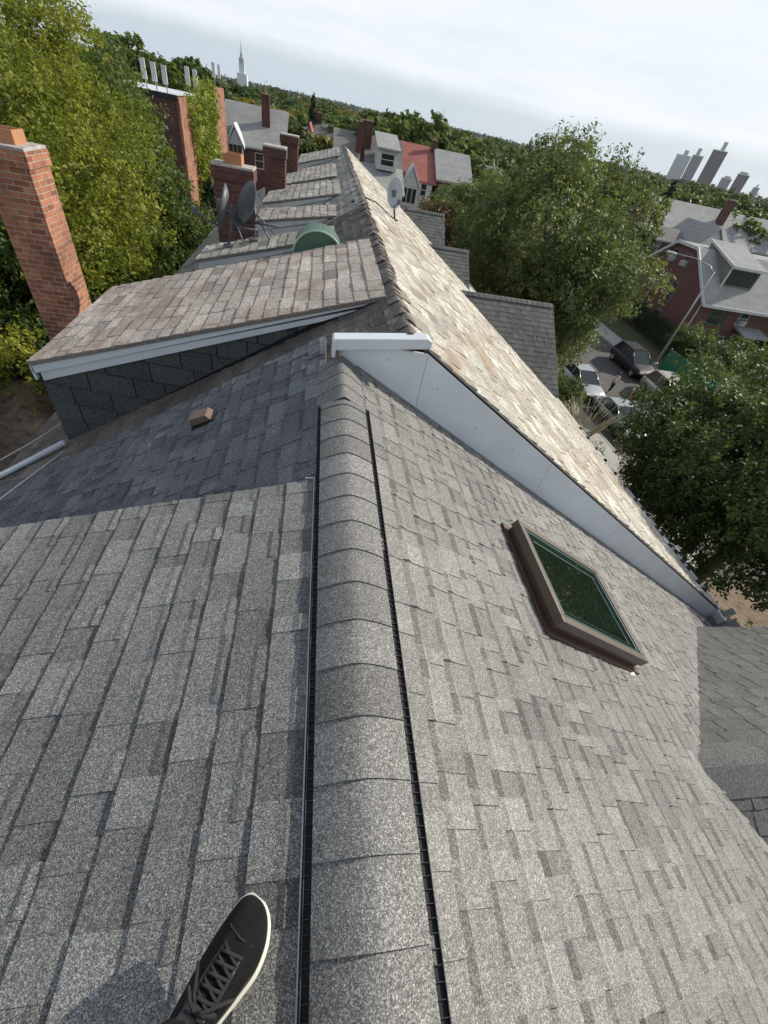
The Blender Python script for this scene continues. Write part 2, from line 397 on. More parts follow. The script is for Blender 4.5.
# skylight
n_ = Vector((MR, 0, 1)).normalized(); d_ = vdir(1, -MR)
def SP(x, y, h): return Vector((x, y, zr(x))) + n_*h
sk = empty('skylight', (2.0, 1.6, zr(2.0))); sk.parent = our; sk.location = Vector((2.0, 1.6, zr(2.0))) - Vector(our.location)
def ring(x0, x1, y0, y1, w, h0, h1, name, mat, wl=None):
    wx = w/Ln; m = MB()
    for (a, b, c, e) in ((x0, x1, y0, y0+w), (x0, x1, y1-w, y1), (x0, x0+wx, y0+w, y1-w), (x1-wx, x1, y0+w, y1-w)):
        m.prism([SP(a, c, h0), SP(b, c, h0), SP(b, e, h0), SP(a, e, h0)], n_*(h1-h0))
    return m.build(name, mat, sk, bevel=.004)
X0, X1, Y0, Y1 = 1.44, 2.40, 1.16, 2.00
ring(X0-.03, X1+.03, Y0-.035, Y1+.035, .05, -.01, .032, 'flashing', M['copper'])
ring(X0+.012, X1-.012, Y0+.012, Y1-.012, .05, 0, .085, 'curb', M['copper'])
ring(X0, X1, Y0, Y1, .052, .07, .135, 'frame', M['bronze'])
ring(X0+.046, X1-.046, Y0+.052, Y1-.052, .028, .10, .128, 'glazing_bead', M['teal'])
m = MB(); m.prism([SP(X0+.07, Y0+.08, .112), SP(X1-.07, Y0+.08, .112), SP(X1-.07, Y1-.08, .112), SP(X0+.07, Y1-.08, .112)], n_*.006)
m.build('glass', M['skyglass'], sk)
m = MB(); m.prism([SP(X0+.10, Y0+.11, .119), SP(X1-.10, Y0+.11, .119), SP(X1-.10, Y0+.114, .119), SP(X0+.10, Y0+.114, .119)], n_*.001)
m.prism([SP(X0+.11, Y1-.15, .119), SP(X1-.11, Y1-.15, .119), SP(X1-.11, Y1-.13, .119), SP(X0+.11, Y1-.13, .119)], n_*.001)
m.prism([SP(X1-.145, Y0+.114, .119), SP(X1-.125, Y0+.114, .119), SP(X1-.125, Y1-.15, .119), SP(X1-.145, Y1-.15, .119)], n_*.001)
m.build('spacer', M['teal'], sk)
m = MB(); m.box(SP(X1-.06, Y0-.045, .01), (.035, .03, .015)); m.build('sealant_blob', M['white'], sk)
# right cross gable
GR = (.58, -2.80)
slN, slF = .48, .80
keep = [(Vector((0, 0, zr(0)-.012)), Vector((-MR, 0, -1)))]        # keeps what lies above our slope
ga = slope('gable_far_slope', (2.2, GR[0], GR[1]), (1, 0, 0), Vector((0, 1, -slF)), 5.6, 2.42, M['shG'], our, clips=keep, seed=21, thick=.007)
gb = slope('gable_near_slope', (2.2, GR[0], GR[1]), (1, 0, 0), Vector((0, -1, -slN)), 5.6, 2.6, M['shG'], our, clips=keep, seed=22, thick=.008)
cp = MB()
for i in range(20):
    x = 2.45+i*.26; tn = random.Random(i).gauss(1, .08)
    r = []
    for xx, l in ((x, .002), (x+.30, .010)):
        r.append([Vector((xx, GR[0]-.20, GR[1]-.20*slN+.012+l)), Vector((xx, GR[0]-.03, GR[1]+.004+l)), Vector((xx, GR[0]+.03, GR[1]+.002+l)), Vector((xx, GR[0]+.14, GR[1]-.14*slF+.012+l))])
    cp.loft(r, cap=False, closed=False, smooth=False, tone=tn)
cp.build('gable_ridge_cap', M['shG'], our, clips=keep, fix=False)
m = MB()
ya, yb = GR[0]+.02, GR[0]+1.86      # dark valley cuts where the gable meets the slope
def vally(y, s): return GR[1]-s*abs(y-GR[0])
for s, ys in ((slF, [.25+.17*i for i in range(10)]), (slN, [-.15-.2*i for i in range(9)])):
    pts = []
    for y in ys:
        z = vally(GR[0]+y, s)+.011; x = RX+(RZ-z)/MR; pts.append(Vector((x-.012, GR[0]+y, z+.007)))
    vm = MB(); vm.tube(pts, .0045, 5); vm.build('valley_sealant', M['gap'], our)
m = MB(); m.span((4.2, -1.2, GZ), (7.6, 2.3, -4.45)); m.prism([(7.6, 2.3, -4.45), (7.6, -1.2, -4.45), (7.6, GR[0]-.1, GR[1]-.15), (7.6, GR[0]+.1, GR[1]-.15)], (-.1, 0, 0)); m.build('gable_wall', M['brick_house'], our)
# step flashing at foot of the rake
m = MB(); m.prism([(5.5, 2.93, zr(5.5)+.002), (6.2, 2.72, zr(6.2)+.012), (6.2, 2.75, zr(6.2)+.012), (5.5, 2.96, zr(5.5)+.002)], (0, 0, .018)); m.build('eave_flashing', M['alu'], our)

# brown box vent on our left roof
t = empty('roof_vent', (-.83, 2.98, zl(-.83)), 'small brown box vent on the shaded left slope', 'roof vent')
R_ = Matrix(((math.cos(math.atan(ML)), 0, -math.sin(math.atan(ML))), (0, 1, 0), (math.sin(math.atan(ML)), 0, math.cos(math.atan(ML)))))
c0 = Vector((-.83, 2.98, zl(-.83)))
hx, hy, hz = .08, .07, .065
def LV(x, y, z): return c0 + R_ @ Vector((x, y, z))
m = MB(); m.add([LV(-hx, -hy, .03), LV(hx, -hy, .02), LV(hx, hy, .02), LV(-hx, hy, .03), LV(-hx+.0, -hy*.9, hz+.02), LV(hx*.75, -hy*.9, hz), LV(hx*.75, hy*.9, hz), LV(-hx, hy*.9, hz+.02)],
     [(0, 1, 5, 4), (1, 2, 6, 5), (2, 3, 7, 6), (4, 5, 6, 7), (3, 0, 4, 7)]); m.build('hood', paint('brown_vent', (.17, .12, .085), .5, .2), t, bevel=.004)
m = MB(); m.box(LV(0, 0, .016), (.2, .17, .012), M=R_); m.build('flange', M['gap'], t)
m = MB(); m.box(LV(-hx*.2, 0, .03), (.15, .13, .03), M=R_); m.build('louvre', M['gap'], t)

# ------------------------------------------------------------------ ROW OF NEIGHBOURS
NX, NZ = .69, -1.13; MN = .625; MLN = .594; znl = lambda x: NZ + MLN*(x-NX)
zn = lambda x: NZ - MN*(x-NX)
YEND = 21.0
def chimney(x0, x1, y0, y1, z0, z1, mat, parent, pots=1, pot_mat=None, cap=.0):
    m = MB(); m.span((x0, y0, z0), (x1, y1, z1-.16)); m.span((x0-.025, y0-.025, z1-.16), (x1+.025, y1+.025, z1))
    c = m.build('chimney', mat, parent)
    m = MB(); m.prism([(x0-.02, y0-.02, z1), (x1+.02, y0-.02, z1), (x1+.02, y1+.02, z1), (x0-.02, y1+.02, z1)], (0, 0, .035)); m.build('chimney_cap', M['concrete'], c, bevel=.008)
    for k in range(pots):
        cx = x0+(x1-x0)*(k+.5)/pots; cy = (y0+y1)/2; w = min(.14, (x1-x0)*.32)
        m = MB(); m.span((cx-w, cy-w, z1+.03), (cx+w, cy-w+.02, z1+.17)); m.span((cx-w, cy+w-.02, z1+.03), (cx+w, cy+w, z1+.17))
        m.span((cx-w, cy-w+.02, z1+.03), (cx-w+.02, cy+w-.02, z1+.17)); m.span((cx+w-.02, cy-w+.02, z1+.03), (cx+w, cy+w-.02, z1+.17))
        m.build('flue_pot', M['clay'], c)
    return c
def row_dormer(parent, ya, yb, xe, xj, ze, zj, roofmat, cheekmat, fascia_h, seed, overhang=.06, cheek_bottom=None, fmat=None):
    """shallow shed dormer: eave (xe, ze), meets the main slope at (xj, zj)"""
    zj = znl(xj)+.018; s = (zj-ze)/(xj-xe); L = (xj-xe)*math.sqrt(1+s*s); fmat = fmat or M['white']
    slope('dormer_roof', (xj, ya, zj), (0, 1, 0), Vector((-1, 0, -s)), yb-ya, L, roofmat, parent, style='tab', seed=seed, expo=.14, thick=.007)
    # fascia, two steps like a crown board
    m = MB()
    yf = ya+overhang
    m.prism([(xe+.01, ya+.012, ze-.034), (xj-.12, ya+.012, zj-.034-.12*s), (xj-.12-fascia_h*.45, ya+.012, zj-.034-.12*s-fascia_h*.25), (xe+.01, ya+.012, ze-.034-fascia_h*.45)], (0, .03, 0))
    m.prism([(xe+.06, ya+.03, ze-.034-fascia_h*.45+.06*s), (xj-.2, ya+.03, zj-.034-fascia_h*.28-.2*s), (xj-.55, ya+.03, zj-.034-fascia_h*.65-.5*s), (xe+.06, ya+.03, ze-.034-fascia_h+.06*s)], (0, .03, 0))
    m.prism([(xe+.0, ya+.012, ze-.036), (xe+.0, yb-.01, ze-.036), (xe+.0, yb-.01, ze-.036-fascia_h*.8), (xe+.0, ya+.012, ze-.036-fascia_h*.8)], (.025, 0, 0))
    m.build('fascia', fmat, parent, bevel=.003)
    bx = xe+.04; zb = (RZ + ML*(bx-RX)) - .12
    m = MB(); m.prism([(bx, yf, ze-.05), (xj, yf, zj-.06), (xj-.1, yf, zj-.2), (bx, yf, zb)], (0, yb-ya-2*overhang, 0), tone=.25)  # backing toned dark to stand in for shadow under the shingle courses
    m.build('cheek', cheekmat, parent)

def dormer_shingled_cheek(parent, y, xe, ze, xj, zj):
    # coursed dark shingles nailed to the cheek
    rnd = random.Random(4); m = MB(); c = math.cos(rad(4)); s_ = math.sin(rad(4))
    for i in range(16):
        z0 = ze - .0 - i*.20; x = xe-.4-rnd.random()*.3
        while x < xj+.3:
            w = rnd.choice((.28, .34, .4)); a, b = x+.005, x+w-.005; z1 = z0-.188+rnd.uniform(-.004, .004)
            z0b = z0
            th = rnd.uniform(.010, .017)
            q = [(a, y, z0b+.75+a*-.09), (b, y, z0b+.75+b*-.09), (b, y-th, z1+.75+b*-.09), (a, y-th, z1+.75+a*-.09)]
            m.add([Vector(p) for p in q] + [Vector((p[0], y+.004, p[2])) for p in q], [(0, 1, 2, 3), (3, 2, 6, 7), (0, 3, 7, 4), (2, 1, 5, 6)], tone=rnd.gauss(1, .10))
            x += w
    s1 = (zj-ze)/(xj-xe)
    cl = [((xe, y, ze-.05), (-s1, 0, 1)), ((xe+.035, y, 0), (-1, 0, 0)), ((0, y, zl(0)-.02), (ML, 0, -1))]
    m.build('cheek_shingles', M['cheek'], parent, clips=cl, fix=False)

houses = []
def row_house(ya, yb, label, left_mat, right_mat, seed, caps_mat):
    h = empty('row_house', (0, ya, GZ), label, 'house', 'row houses under one long ridge')
    slope('left_roof', (NX-.01, ya, NZ+MLN*-.01), (0, 1, 0), vdir(-1, -MLN), yb-ya-.01, 3.95*Lm, left_mat, h, style='tab', seed=seed, expo=.14, thick=.007)
    slope('right_roof', (NX+.01, ya, zn(NX+.01)), (0, 1, 0), vdir(1, -MN), yb-ya-.01, 5.72*math.sqrt(1+MN*MN), right_mat, h, style='tab', seed=seed+1, expo=.15, thick=.010, tr=.16)
    caps('ridge_cap', (NX, ya-.02, NZ), (NX, yb-.02, NZ), .08, .052, .14, caps_mat, h, lift=.006, arch=.25, thick=.006, seed=seed, tr=.2, jit=.018)
    m = MB(); m.span((-3.05, ya+.05, GZ), (6.2, yb-.05, -5.0)); m.build('brick_wall', M['brick_house'], h)
    m = MB(); m.span((6.405, ya, zn(6.4)-.20), (6.44, yb, zn(6.4)-.035)); m.span((6.44, ya, zn(6.4)-.18), (6.54, yb, zn(6.4)-.16)); m.span((6.54, ya, zn(6.4)-.18), (6.55, yb, zn(6.4)-.07)); m.build('gutter', M['white'], h)
    return h
# --- neighbour 1
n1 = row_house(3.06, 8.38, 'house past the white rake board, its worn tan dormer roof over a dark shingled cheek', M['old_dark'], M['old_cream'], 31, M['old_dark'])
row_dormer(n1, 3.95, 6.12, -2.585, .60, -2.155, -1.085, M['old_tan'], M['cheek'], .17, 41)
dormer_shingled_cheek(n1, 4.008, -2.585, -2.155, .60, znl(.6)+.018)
row_dormer(n1, 7.02, 7.85, -1.76, .20, -1.955, -1.345, M['old_grey'], M['white_old'], .26, 42, fmat=M['white_old'])
chimney(-4.04, -3.52, 6.9, 7.42, GZ, -1.03, M['brick'], n1, 1)
m = MB()                                                     # rake board at Y=3.03 above our roof
bounds = [.22, .84, 2.3, 4.1, 5.6, 6.42]
for i, (a, b) in enumerate(zip(bounds[:-1], bounds[1:])):
    a_, b_ = a+.0015, b-.0015
    m.prism([(a_, 3.03, zn(a_)-.026 if a_ > NX+.1 else -1.22), (b_, 3.03, zn(b_)-.026), (b_, 3.03, zr(b_)-.02), (a_, 3.03, zr(a_)-.02)], (0, -.022, 0))
m.prism([(6.42, 3.035, zn(6.42)-.03), (6.62, 3.035, zn(6.6)-.02), (6.62, 3.035, zn(6.6)-.15), (6.42, 3.035, zn(6.42)-.25)], (0, -.18, 0))
m.build('rake_board', M['white'], n1)
for k in range(14):
    x = .55+k*.43; z_ = (zr(x)+zn(x))/2 + (.04 if k % 2 else -.03)
    m = MB(); m.lathe((x, 3.006, z_), [(0, -.004), (.006, -.003), (.006, .002)], 8, M=Matrix.Rotation(rad(90), 3, 'X')); m.build('screw', M['steel'], n1)
m = MB(); m.prism([(.32, 3.005, zr(.32)+.004), (6.25, 3.005, zr(6.25)+.004), (6.25, 3.005, zr(6.25)+.022), (.32, 3.005, zr(.32)+.022)], (0, -.012, 0)); m.build('base_flashing', M['alu'], n1)
m = MB(); m.prism([(.84, 3.055, zn(.84)-.024), (6.42, 3.055, zn(6.42)-.024), (6.42, 3.055, zn(6.42)-.003), (.84, 3.055, zn(.84)-.003)], (0, -.035, 0)); m.build('drip_edge', M['gap'], n1)
m = MB(); m.prism([(.125, 3.07, -1.195), (.80, 3.07, -1.115), (.835, 3.07, -1.135), (.835, 3.07, -1.18), (.80, 3.07, -1.19), (.15, 3.07, -1.275), (.125, 3.07, -1.27)], (0, -.12, 0))
m.prism([(.118, 3.08, -1.205), (.145, 3.08, -1.20), (.145, 3.08, -1.33), (.118, 3.08, -1.33)], (0, -.135, 0))
m.prism([(.20, 3.03, -1.24), (.36, 3.03, -1.20), (.36, 3.03, -1.5), (.20, 3.03, -1.36)], (0, -.02, 0))
m.build('ridge_end_cap', M['white'], n1, bevel=.008)
# clips along the eave
rnd = random.Random(2)
for k in range(13):
    y = 3.25+k*.42+rnd.uniform(-.04, .04)
    if y > 8: break
    for j in range(1 if k > 4 else 2):
        cx = 6.24-j*.05; c = Vector((cx, y+j*.12, zn(cx)+.03))
        m = MB(); m.lathe(c, [(0, -.05), (.028, -.04), (.044, 0), (.036, .022), (0, .03)], 10); m.build('eave_clip', M['gap'], n1)
# green half-round hood between the dormers
t = empty('roof_hood', (-.03, 6.25, zl(-.03)), 'green half-round metal hood behind the worn tan dormer roof', 'roof hood')
m = MB(); m.loft([[Vector((-.02+r*1.0*math.cos(a), y, -1.475+.36*r/.31*math.sin(a)*.78)) for a in [math.pi*k/14 for k in range(15)]] for r, y in ((.31, 6.2), (.31, 6.72))], cap=True, closed=True, smooth=False); m.build('hood_body', M['green_metal'], t)
m = MB(); 
m.tube([Vector((-.02+.315*math.cos(a), 6.19, -1.475+.285*math.sin(a))) for a in [math.pi*k/16 for k in range(17)]], .014, 6); m.build('hood_rim', M['green_rim'], t)
# --- neighbour 2
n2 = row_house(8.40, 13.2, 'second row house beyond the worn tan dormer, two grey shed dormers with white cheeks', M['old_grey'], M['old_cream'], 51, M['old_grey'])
row_dormer(n2, 8.5, 9.55, -1.10, .25, -1.64, -1.31, M['old_grey'], M['white_old'], .24, 61, fmat=M['white_old'])
row_dormer(n2, 10.45, 12.5, -1.18, .36, -1.69, -1.24, M['old_grey'], M['white_old'], .28, 62, fmat=M['white_old'])
chimney(-1.74, -1.13, 8.75, 9.15, -3.6, -1.03, M['brick_dark'], n2, 1)
chimney(-1.28, -.84, 12.0, 12.45, -3.4, -.94, M['brick_dark'], n2, 0)
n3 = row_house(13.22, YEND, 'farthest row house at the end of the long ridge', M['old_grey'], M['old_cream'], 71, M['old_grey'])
row_dormer(n3, 13.3, 16.1, -1.0, .33, -1.70, -1.27, M['old_grey'], M['white_old'], .28, 81, fmat=M['white_old'])
row_dormer(n3, 17.5, 20.6, -.85, .52, -1.63, -1.13, M['old_grey'], M['white_old'], .28, 82, fmat=M['white_old'])
chimney(-1.2, -.74, 15.5, 15.95, -3.4, -.90, M['brick_dark'], n3, 0)
# cross gables on the street side
def cross_gable(parent, yr, zr_, xe, seed, drop=1.55):
    kp = [(Vector((0, 0, NZ+MN*NX-.012)), Vector((-MN, 0, -1)))]
    slope('gable_near_slope', (NX+.3, yr, zr_), (1, 0, 0), Vector((0, -1, -.72)), xe-NX-.3, drop*1.7, M['shG'], parent, clips=kp, seed=seed, style='arch')
    slope('gable_far_slope', (NX+.3, yr, zr_), (1, 0, 0), Vector((0, 1, -.72)), xe-NX-.3, drop*1.7, M['shG'], parent, clips=kp, seed=seed+1, style='arch')
    caps('gable_ridge_cap', (NX+2.6, yr, zr_), (xe, yr, zr_), .12, .07, .15, M['shG'], parent, lift=.012)
    w = drop*1.35; m = MB(); m.prism([(xe-.15, yr-w, zr_-.72*w-.1), (xe-.15, yr, zr_-.1), (xe-.15, yr+w, zr_-.72*w-.1), (xe-.15, yr+w, GZ), (xe-.15, yr-w, GZ)], (-1.6, 0, 0)); m.build('gable_wall', M['brick_house'], parent)
    m = MB(); m.span((xe-.14, yr-.4, zr_-1.9), (xe-.10, yr+.4, zr_-1.1)); m.build('window', M['glass'], parent)
cross_gable(n2, 11.2, -2.92, 6.15, 90, 1.55)
cross_gable(n3, 16.0, -2.92, 5.0, 92, 1.3)
cross_gable(n3, 19.9, -2.55, 4.85, 94, 1.3)
# white downspout lying across the neighbour's lower roof, loose cables
m = MB(); m.tube([(-2.50, 3.86, zl(-2.50)+.02+.03), (-3.1, 3.80, zl(-3.1)+.05), (-3.9, 3.72, zl(-3.28)-.30)], .030, 8)
tag(m.build('drain_pipe', M['white'], None), 'white drain pipe lying across the roof foot below the dark dormer cheek', 'drain pipe')
m = MB(); m.tube([(-2.9, 4.6, zl(-2.9)+.02), (-3.25, 4.45, zl(-3.25)+.02), (-3.9, 3.95, -3.75)], .007, 5)
tag(m.build('cable', M['cable'], None), 'thin pale cable behind the white drain pipe, off the roof edge', 'cable')
m = MB(); m.tube([(-2.45, 3.72, zl(-2.45)+.014), (-2.75, 3.45, zl(-2.75)+.014), (-2.95, 3.25, zl(-2.95)+.014)], [.005, .008, .012], 5)
tag(m.build('cable', M['cable'], None), 'thin pale cable in front of the white drain pipe, on the shingles', 'cable')
# lower flat roof with brown litter and a pole
t = empty('flat_roof_shed', (-6, 7, GZ), 'low rear extension with a flat roof under crumpled brown tarp', 'extension')
m = MB(); m.span((-10.4, 2.6, GZ), (-5.0, 10.6, -6.5)); m.build('wall', M['brick_dark'], t)
rnd = random.Random(9); N_ = 36; g = [[Vector((-10.5+5.6*i/N_, 2.5+8.2*j/N_, -5.9+.10*rnd.random()+.22*math.sin(i*.7+j*.25)*math.sin(j*.45+1.3)+.12*math.sin(i*.3-j*.8))) for i in range(N_+1)] for j in range(N_+1)]
m = MB(); m.loft(g, cap=False, closed=False, smooth=True); m.build('tarp', M['tarp'], t, fix=False)
m = MB(); m.tube([(-7.7, 8.2, -5.62), (-7.0, 9.3, -5.55), (-6.3, 10.4, -5.45)], .11, 8); tag(m.build('log', M['bark'], None), 'bare pole lying along the far edge of the brown tarp', 'log')

# ------------------------------------------------------------------ satellite dishes
def dish(name, c, r, az, el, foot, mat, label, squash=.85, tripod=True):
    c = Vector(c); foot = Vector(foot); t = empty(name, foot, label, 'satellite dish', 'satellite dishes on the row roofs')
    d = Vector((math.sin(az)*math.cos(el), math.cos(az)*math.cos(el), math.sin(el))); s = d.cross(Vector((0, 0, 1))).normalized(); u = s.cross(d).normalized()
    rings = []
    for k, (q, h) in enumerate(((0.02, -.10), (.35, -.088), (.7, -.05), (1., 0), (1.02, -.006), (.7, -.062), (.35, -.10), (.02, -.112))):
        rings.append([c + (s*math.cos(a)*squash + u*math.sin(a))*r*q + d*(h*r/.3) for a in [2*math.pi*j/28 for j in range(28)]])
    m = MB(); m.loft(rings, cap=True); m.build('reflector', mat, t)
    m = MB(); f = c + d*.34 - u*r*.7; m.tube([c - u*r*.9 - d*.02, f], .013, 6); m.tube([c-d*.10, c-d*.16, foot+Vector((0, 0, .04))], .022, 8)
    m.box(c-d*.11, (.09, .09, .12)); m.build('mast', M['dish'], t)
    m = MB(); m.box(f+Vector((0, 0, .02)), (.07, .07, .09)); m.build('feed_horn', M['dish'], t, bevel=.01)
    m = MB()
    m.box(foot+Vector((0, 0, .015)), (.14, .14, .02))
    if tripod:
        m.tube([c-d*.15-Vector((0, 0, .05)), foot+Vector((.28, -.16, .03))], .012, 6); m.tube([c-d*.15-Vector((0, 0, .05)), foot+Vector((.3, .2, .08))], .012, 6)
        m.tube([c-d*.13-u*.2, c-d*.13-u*.2+Vector((.42, -.1, .02))], .016, 6)
    m.build('bracket', M['dish'], t)
    return t
zD2 = lambda x: -1.39+.30*(x-.12)
dish('satellite_dish', (-1.43, 7.6, -1.36), .29, rad(-93), rad(14), (-1.36, 7.50, zD2(-1.36)), M['dish'], 'grey dish seen edge on, left one of the pair beside the dark brick chimney')
dish('satellite_dish', (-1.10, 7.65, -1.27), .28, rad(-125), rad(24), (-1.00, 7.62, zD2(-1.0)), M['dish'], 'grey dish tilted up, right one of the pair beside the dark brick chimney')
dish('satellite_dish', (1.52, 11.0, -1.20), .27, rad(172), rad(12), (1.62, 11.2, zn(1.62)), M['dishpale'], 'pale oval dish on the sunny slope beyond the ridge', .62, False)
m = MB(); m.tube([(1.6, 11.2, zn(1.6)+.02), (1.1, 10.6, zn(1.1)+.02), (.75, 9.2, zn(.75)+.03), (.5, 9.0, NZ-.09)], .012, 5); tag(m.build('cable', M['gap'], None), 'dark cable from the pale oval dish across the ridge', 'cable')
# ------------------------------------------------------------------ THE PERSON WHO TAKES THE PICTURE
def skin_body(name, joints, edges, mat, parent, off, sub=2):
    me = bpy.data.meshes.new(name); me.from_pydata([tuple(Vector(j[0])-off) for j in joints], edges, [])
    o = link(name, me, mat, parent); md = o.modifiers.new('Skin', 'SKIN'); me.skin_vertices  if False else None
    if not me.skin_vertices:
        bm = bmesh.new(); bm.from_mesh(me); bm.verts.layers.skin.verify(); bm.to_mesh(me); bm.free()
    for i, j in enumerate(joints):
        r = j[1]; me.skin_vertices[0].data[i].radius = r if isinstance(r, tuple) else (r, r)
        me.skin_vertices[0].data[i].use_root = (i == 0)
    s = o.modifiers.new('Sub', 'SUBSURF'); s.levels = sub; s.render_levels = sub
    md.use_smooth_shade = True
    return o
toe = Vector((-.058, .072, 0)); ax = Vector((-.58, -.8146, 0)); sd = Vector((.8146, -.58, 0))    # axis toe->heel, sd = inner side (right)
pn = Vector((-MD, 0, 1)).normalized()
def onroof(p): return Vector((p.x, p.y, -1.37+MD*p.x+.012))
def shoe(parent, toe, ax, ground, name='shoe'):
    sd = Vector((-ax.y, ax.x, 0)); sd = sd if sd.x > 0 else -sd
    def B(s, w, h): p = toe + ax*s + sd*w; q = ground(p); return q + Vector((0, 0, h))
    st = [(0.0, .012, -.012), (.008, .028, -.010), (.025, .043, -.006), (.055, .054, .0), (.095, .059, .002), (.14, .055, -.002), (.19, .047, -.006), (.24, .044, -.006), (.29, .040, -.004), (.32, .026, 0), (.33, .008, 0)]
    hs = [(.0, .040), (.008, .056), (.025, .068), (.055, .078), (.095, .090), (.14, .106), (.19, .124), (.24, .128), (.29, .128), (.32, .118), (.33, .105)]
    def dens(L):
        L = [np.array(x, float) for x in L]; out = []
        for i in range(len(L)-1):
            a, b, c, d = L[max(i-1, 0)], L[i], L[i+1], L[min(i+2, len(L)-1)]
            for t in (0, .25, .5, .75): out.append(tuple(.5*(2*b+(c-a)*t+(2*a-5*b+4*c-d)*t*t+(3*b-a-3*c+d)*t**3)))
        return out+[tuple(L[-1])]
    st = dens(st); hs = dens(hs)
    def rings(grow, h0, h1, top=None):
        out = []
        for s, w, o in st:
            w2 = w+grow; R = []
            for k in range(20):
                a = 2*math.pi*k/20; R.append((s, w2*math.cos(a)+o, a))
            out.append(R)
        return out
    e = empty(name, tuple(ground(toe+ax*.15))); 
    e.parent = parent; e.location = ground(toe+ax*.15) - worldloc(parent)
    m = MB(); rr = []
    for s, w, o in st:
        w2 = w+.006; lift = .012*max(0, 1-s/.05)
        rr.append([B(s, o-w2*.86, lift), B(s, o-w2*.9, .010+lift), B(s, o-w2*.88, .030+lift), B(s, o-w2*.7, .034+lift), B(s, o+w2*.8, .034+lift), B(s, o+w2*.98, .030+lift), B(s, o+w2, .010+lift), B(s, o+w2*.96, lift)])
    m.loft(rr, smooth=True); m.build('sole', M['sole'], e)
    pass
    m = MB(); rr = []
    for (s, w, o), (_, h) in zip(st, hs):
        R = []
        for k in range(15):
            a = math.pi*k/14; c, si = math.cos(a), math.sin(a)
            pw = (abs(c)**.75)*(1 if c > 0 else -1); taper = 1-.32*si*min(1, s/.14)
            R.append(B(s, o-w*.99*pw*taper, .026+(h-.026)*(si**.8)))
        rr.append(R)
    m.loft(rr, smooth=True); m.build('upper', M['fab'], e)
    # toe rand, eyestays, laces, tongue
    m = MB()
    for s_ in (-1, 1):
        m.tube([B(.085, s_*.020, .081), B(.12, s_*.0225, .093), B(.16, s_*.0235, .108), (B(.19, s_*.024, .118))], .006, 6, flat=.5)
    m.build('eyestay', M['fabgloss'], e)
    m = MB(); m.tube([B(.060, -.050, .046), B(.066, -.030, .074), B(.070, 0, .084), B(.066, .030, .074), B(.060, .050, .046)], .0022, 6)
    m.tube([B(.10, .056, .045), B(.15, .048, .070), B(.20, .036, .100)], .0022, 6); m.build('seam', M['lace'], e)
    m = MB(); m.lathe(B(.245, 0, .10), [(.047, 0), (.050, .03), (.046, .055), (.044, .09), (.040, .09)], 16); m.build('sock', M['fab'], e)
    for i in range(6):
        s = .090+i*.018; h = .088+i*.0062
        m = MB(); m.tube([B(s, -.025, h-.006), B(s+.004, -.012, h+.004), B(s+.010, .010, h+.007), B(s+.014, .026, h-.002)], .0034, 6)
        m.tube([B(s+.013, -.026, h-.002), B(s+.008, -.010, h+.008), B(s+.003, .012, h+.005), B(s, .025, h-.006)], .0034, 6); m.build('lace', M['lace'], e)
    m = MB()
    for s_ in (-1, 1):
        P_ = [B(.185, 0, .135), B(.178, s_*.018, .150), B(.166, s_*.036, .145), B(.168, s_*.040, .130), B(.182, s_*.015, .128), B(.186, 0, .132)]
        m.tube(P_, .0036, 6); m.tube([B(.186, 0, .133), B(.170, s_*.020, .126), B(.150, s_*.038, .108), B(.140, s_*.050, .088)], .0034, 6)
    m.build('lace_bow', M['lace'], e)
    m = MB(); m.prism([B(.175, -.024, .118), B(.175, .024, .118), B(.215, .026, .150), B(.215, -.026, .150)], (0, 0, .008)); m.build('tongue', M['fabgloss'], e, bevel=.003)
    return e
me_ = empty('person', (0, -.35, zl(0)), 'person in black knit shoes and dark trousers standing astride the ridge, one shoe in view', 'person')
shoe(me_, toe, ax, onroof)
toe2 = Vector((.50, -.33, 0)); ax2 = Vector((.35, -.94, 0)).normalized()
shoe(me_, toe2, ax2, lambda p: Vector((p.x, p.y, zr(p.x)+.012)))
off = worldloc(me_)
ankL = Vector((-.19, -.16, -1.30)); ankR = Vector((.59, -.57, -1.46))
J = [((.12, -.62, -.55), (.15, .11)), ((.12, -.60, -.30), (.14, .105)), ((.12, -.58, -.05), (.17, .11)), ((.12, -.58, .10), (.08, .07)), ((.12, -.56, .17), (.055, .055)), ((.12, -.53, .27), (.085, .10)), ((.12, -.53, .38), (.07, .085)),
     ((.0, -.60, -.62), (.085, .09)), ((-.09, -.42, -.98), (.06, .062)), (tuple(ankL), (.04, .042)), ((-.235, -.25, -1.36), (.035, .03)),
     ((.24, -.64, -.62), (.085, .09)), ((.42, -.56, -1.02), (.06, .062)), (tuple(ankR), (.04, .042)), ((.61, -.62, -1.5), (.035, .03)),
     ((-.07, -.57, .06), (.05, .05)), ((-.16, -.45, -.16), (.042, .042)), ((-.05, -.24, -.07), (.03, .026)), ((.31, -.57, .06), (.05, .05)), ((.38, -.45, -.16), (.042, .042)), ((.10, -.24, -.07), (.03, .026))]
Ed = [(0, 1), (1, 2), (2, 3), (3, 4), (4, 5), (5, 6), (0, 7), (7, 8), (8, 9), (9, 10), (0, 11), (11, 12), (12, 13), (13, 14), (2, 15), (15, 16), (16, 17), (2, 18), (18, 19), (19, 20)]
skin_body('body', J, Ed, M['skin'], me_, off)
g_ = lambda p, k: (p[0], (p[1][0]*k, p[1][1]*k))
JT = [g_(J[0], 1.09), g_(J[1], 1.08), g_(J[7], 1.12), g_(J[8], 1.25), ((-.165, -.21, -1.22), (.062, .062)), g_(J[11], 1.12), g_(J[12], 1.25), ((.57, -.57, -1.36), (.062, .062))]
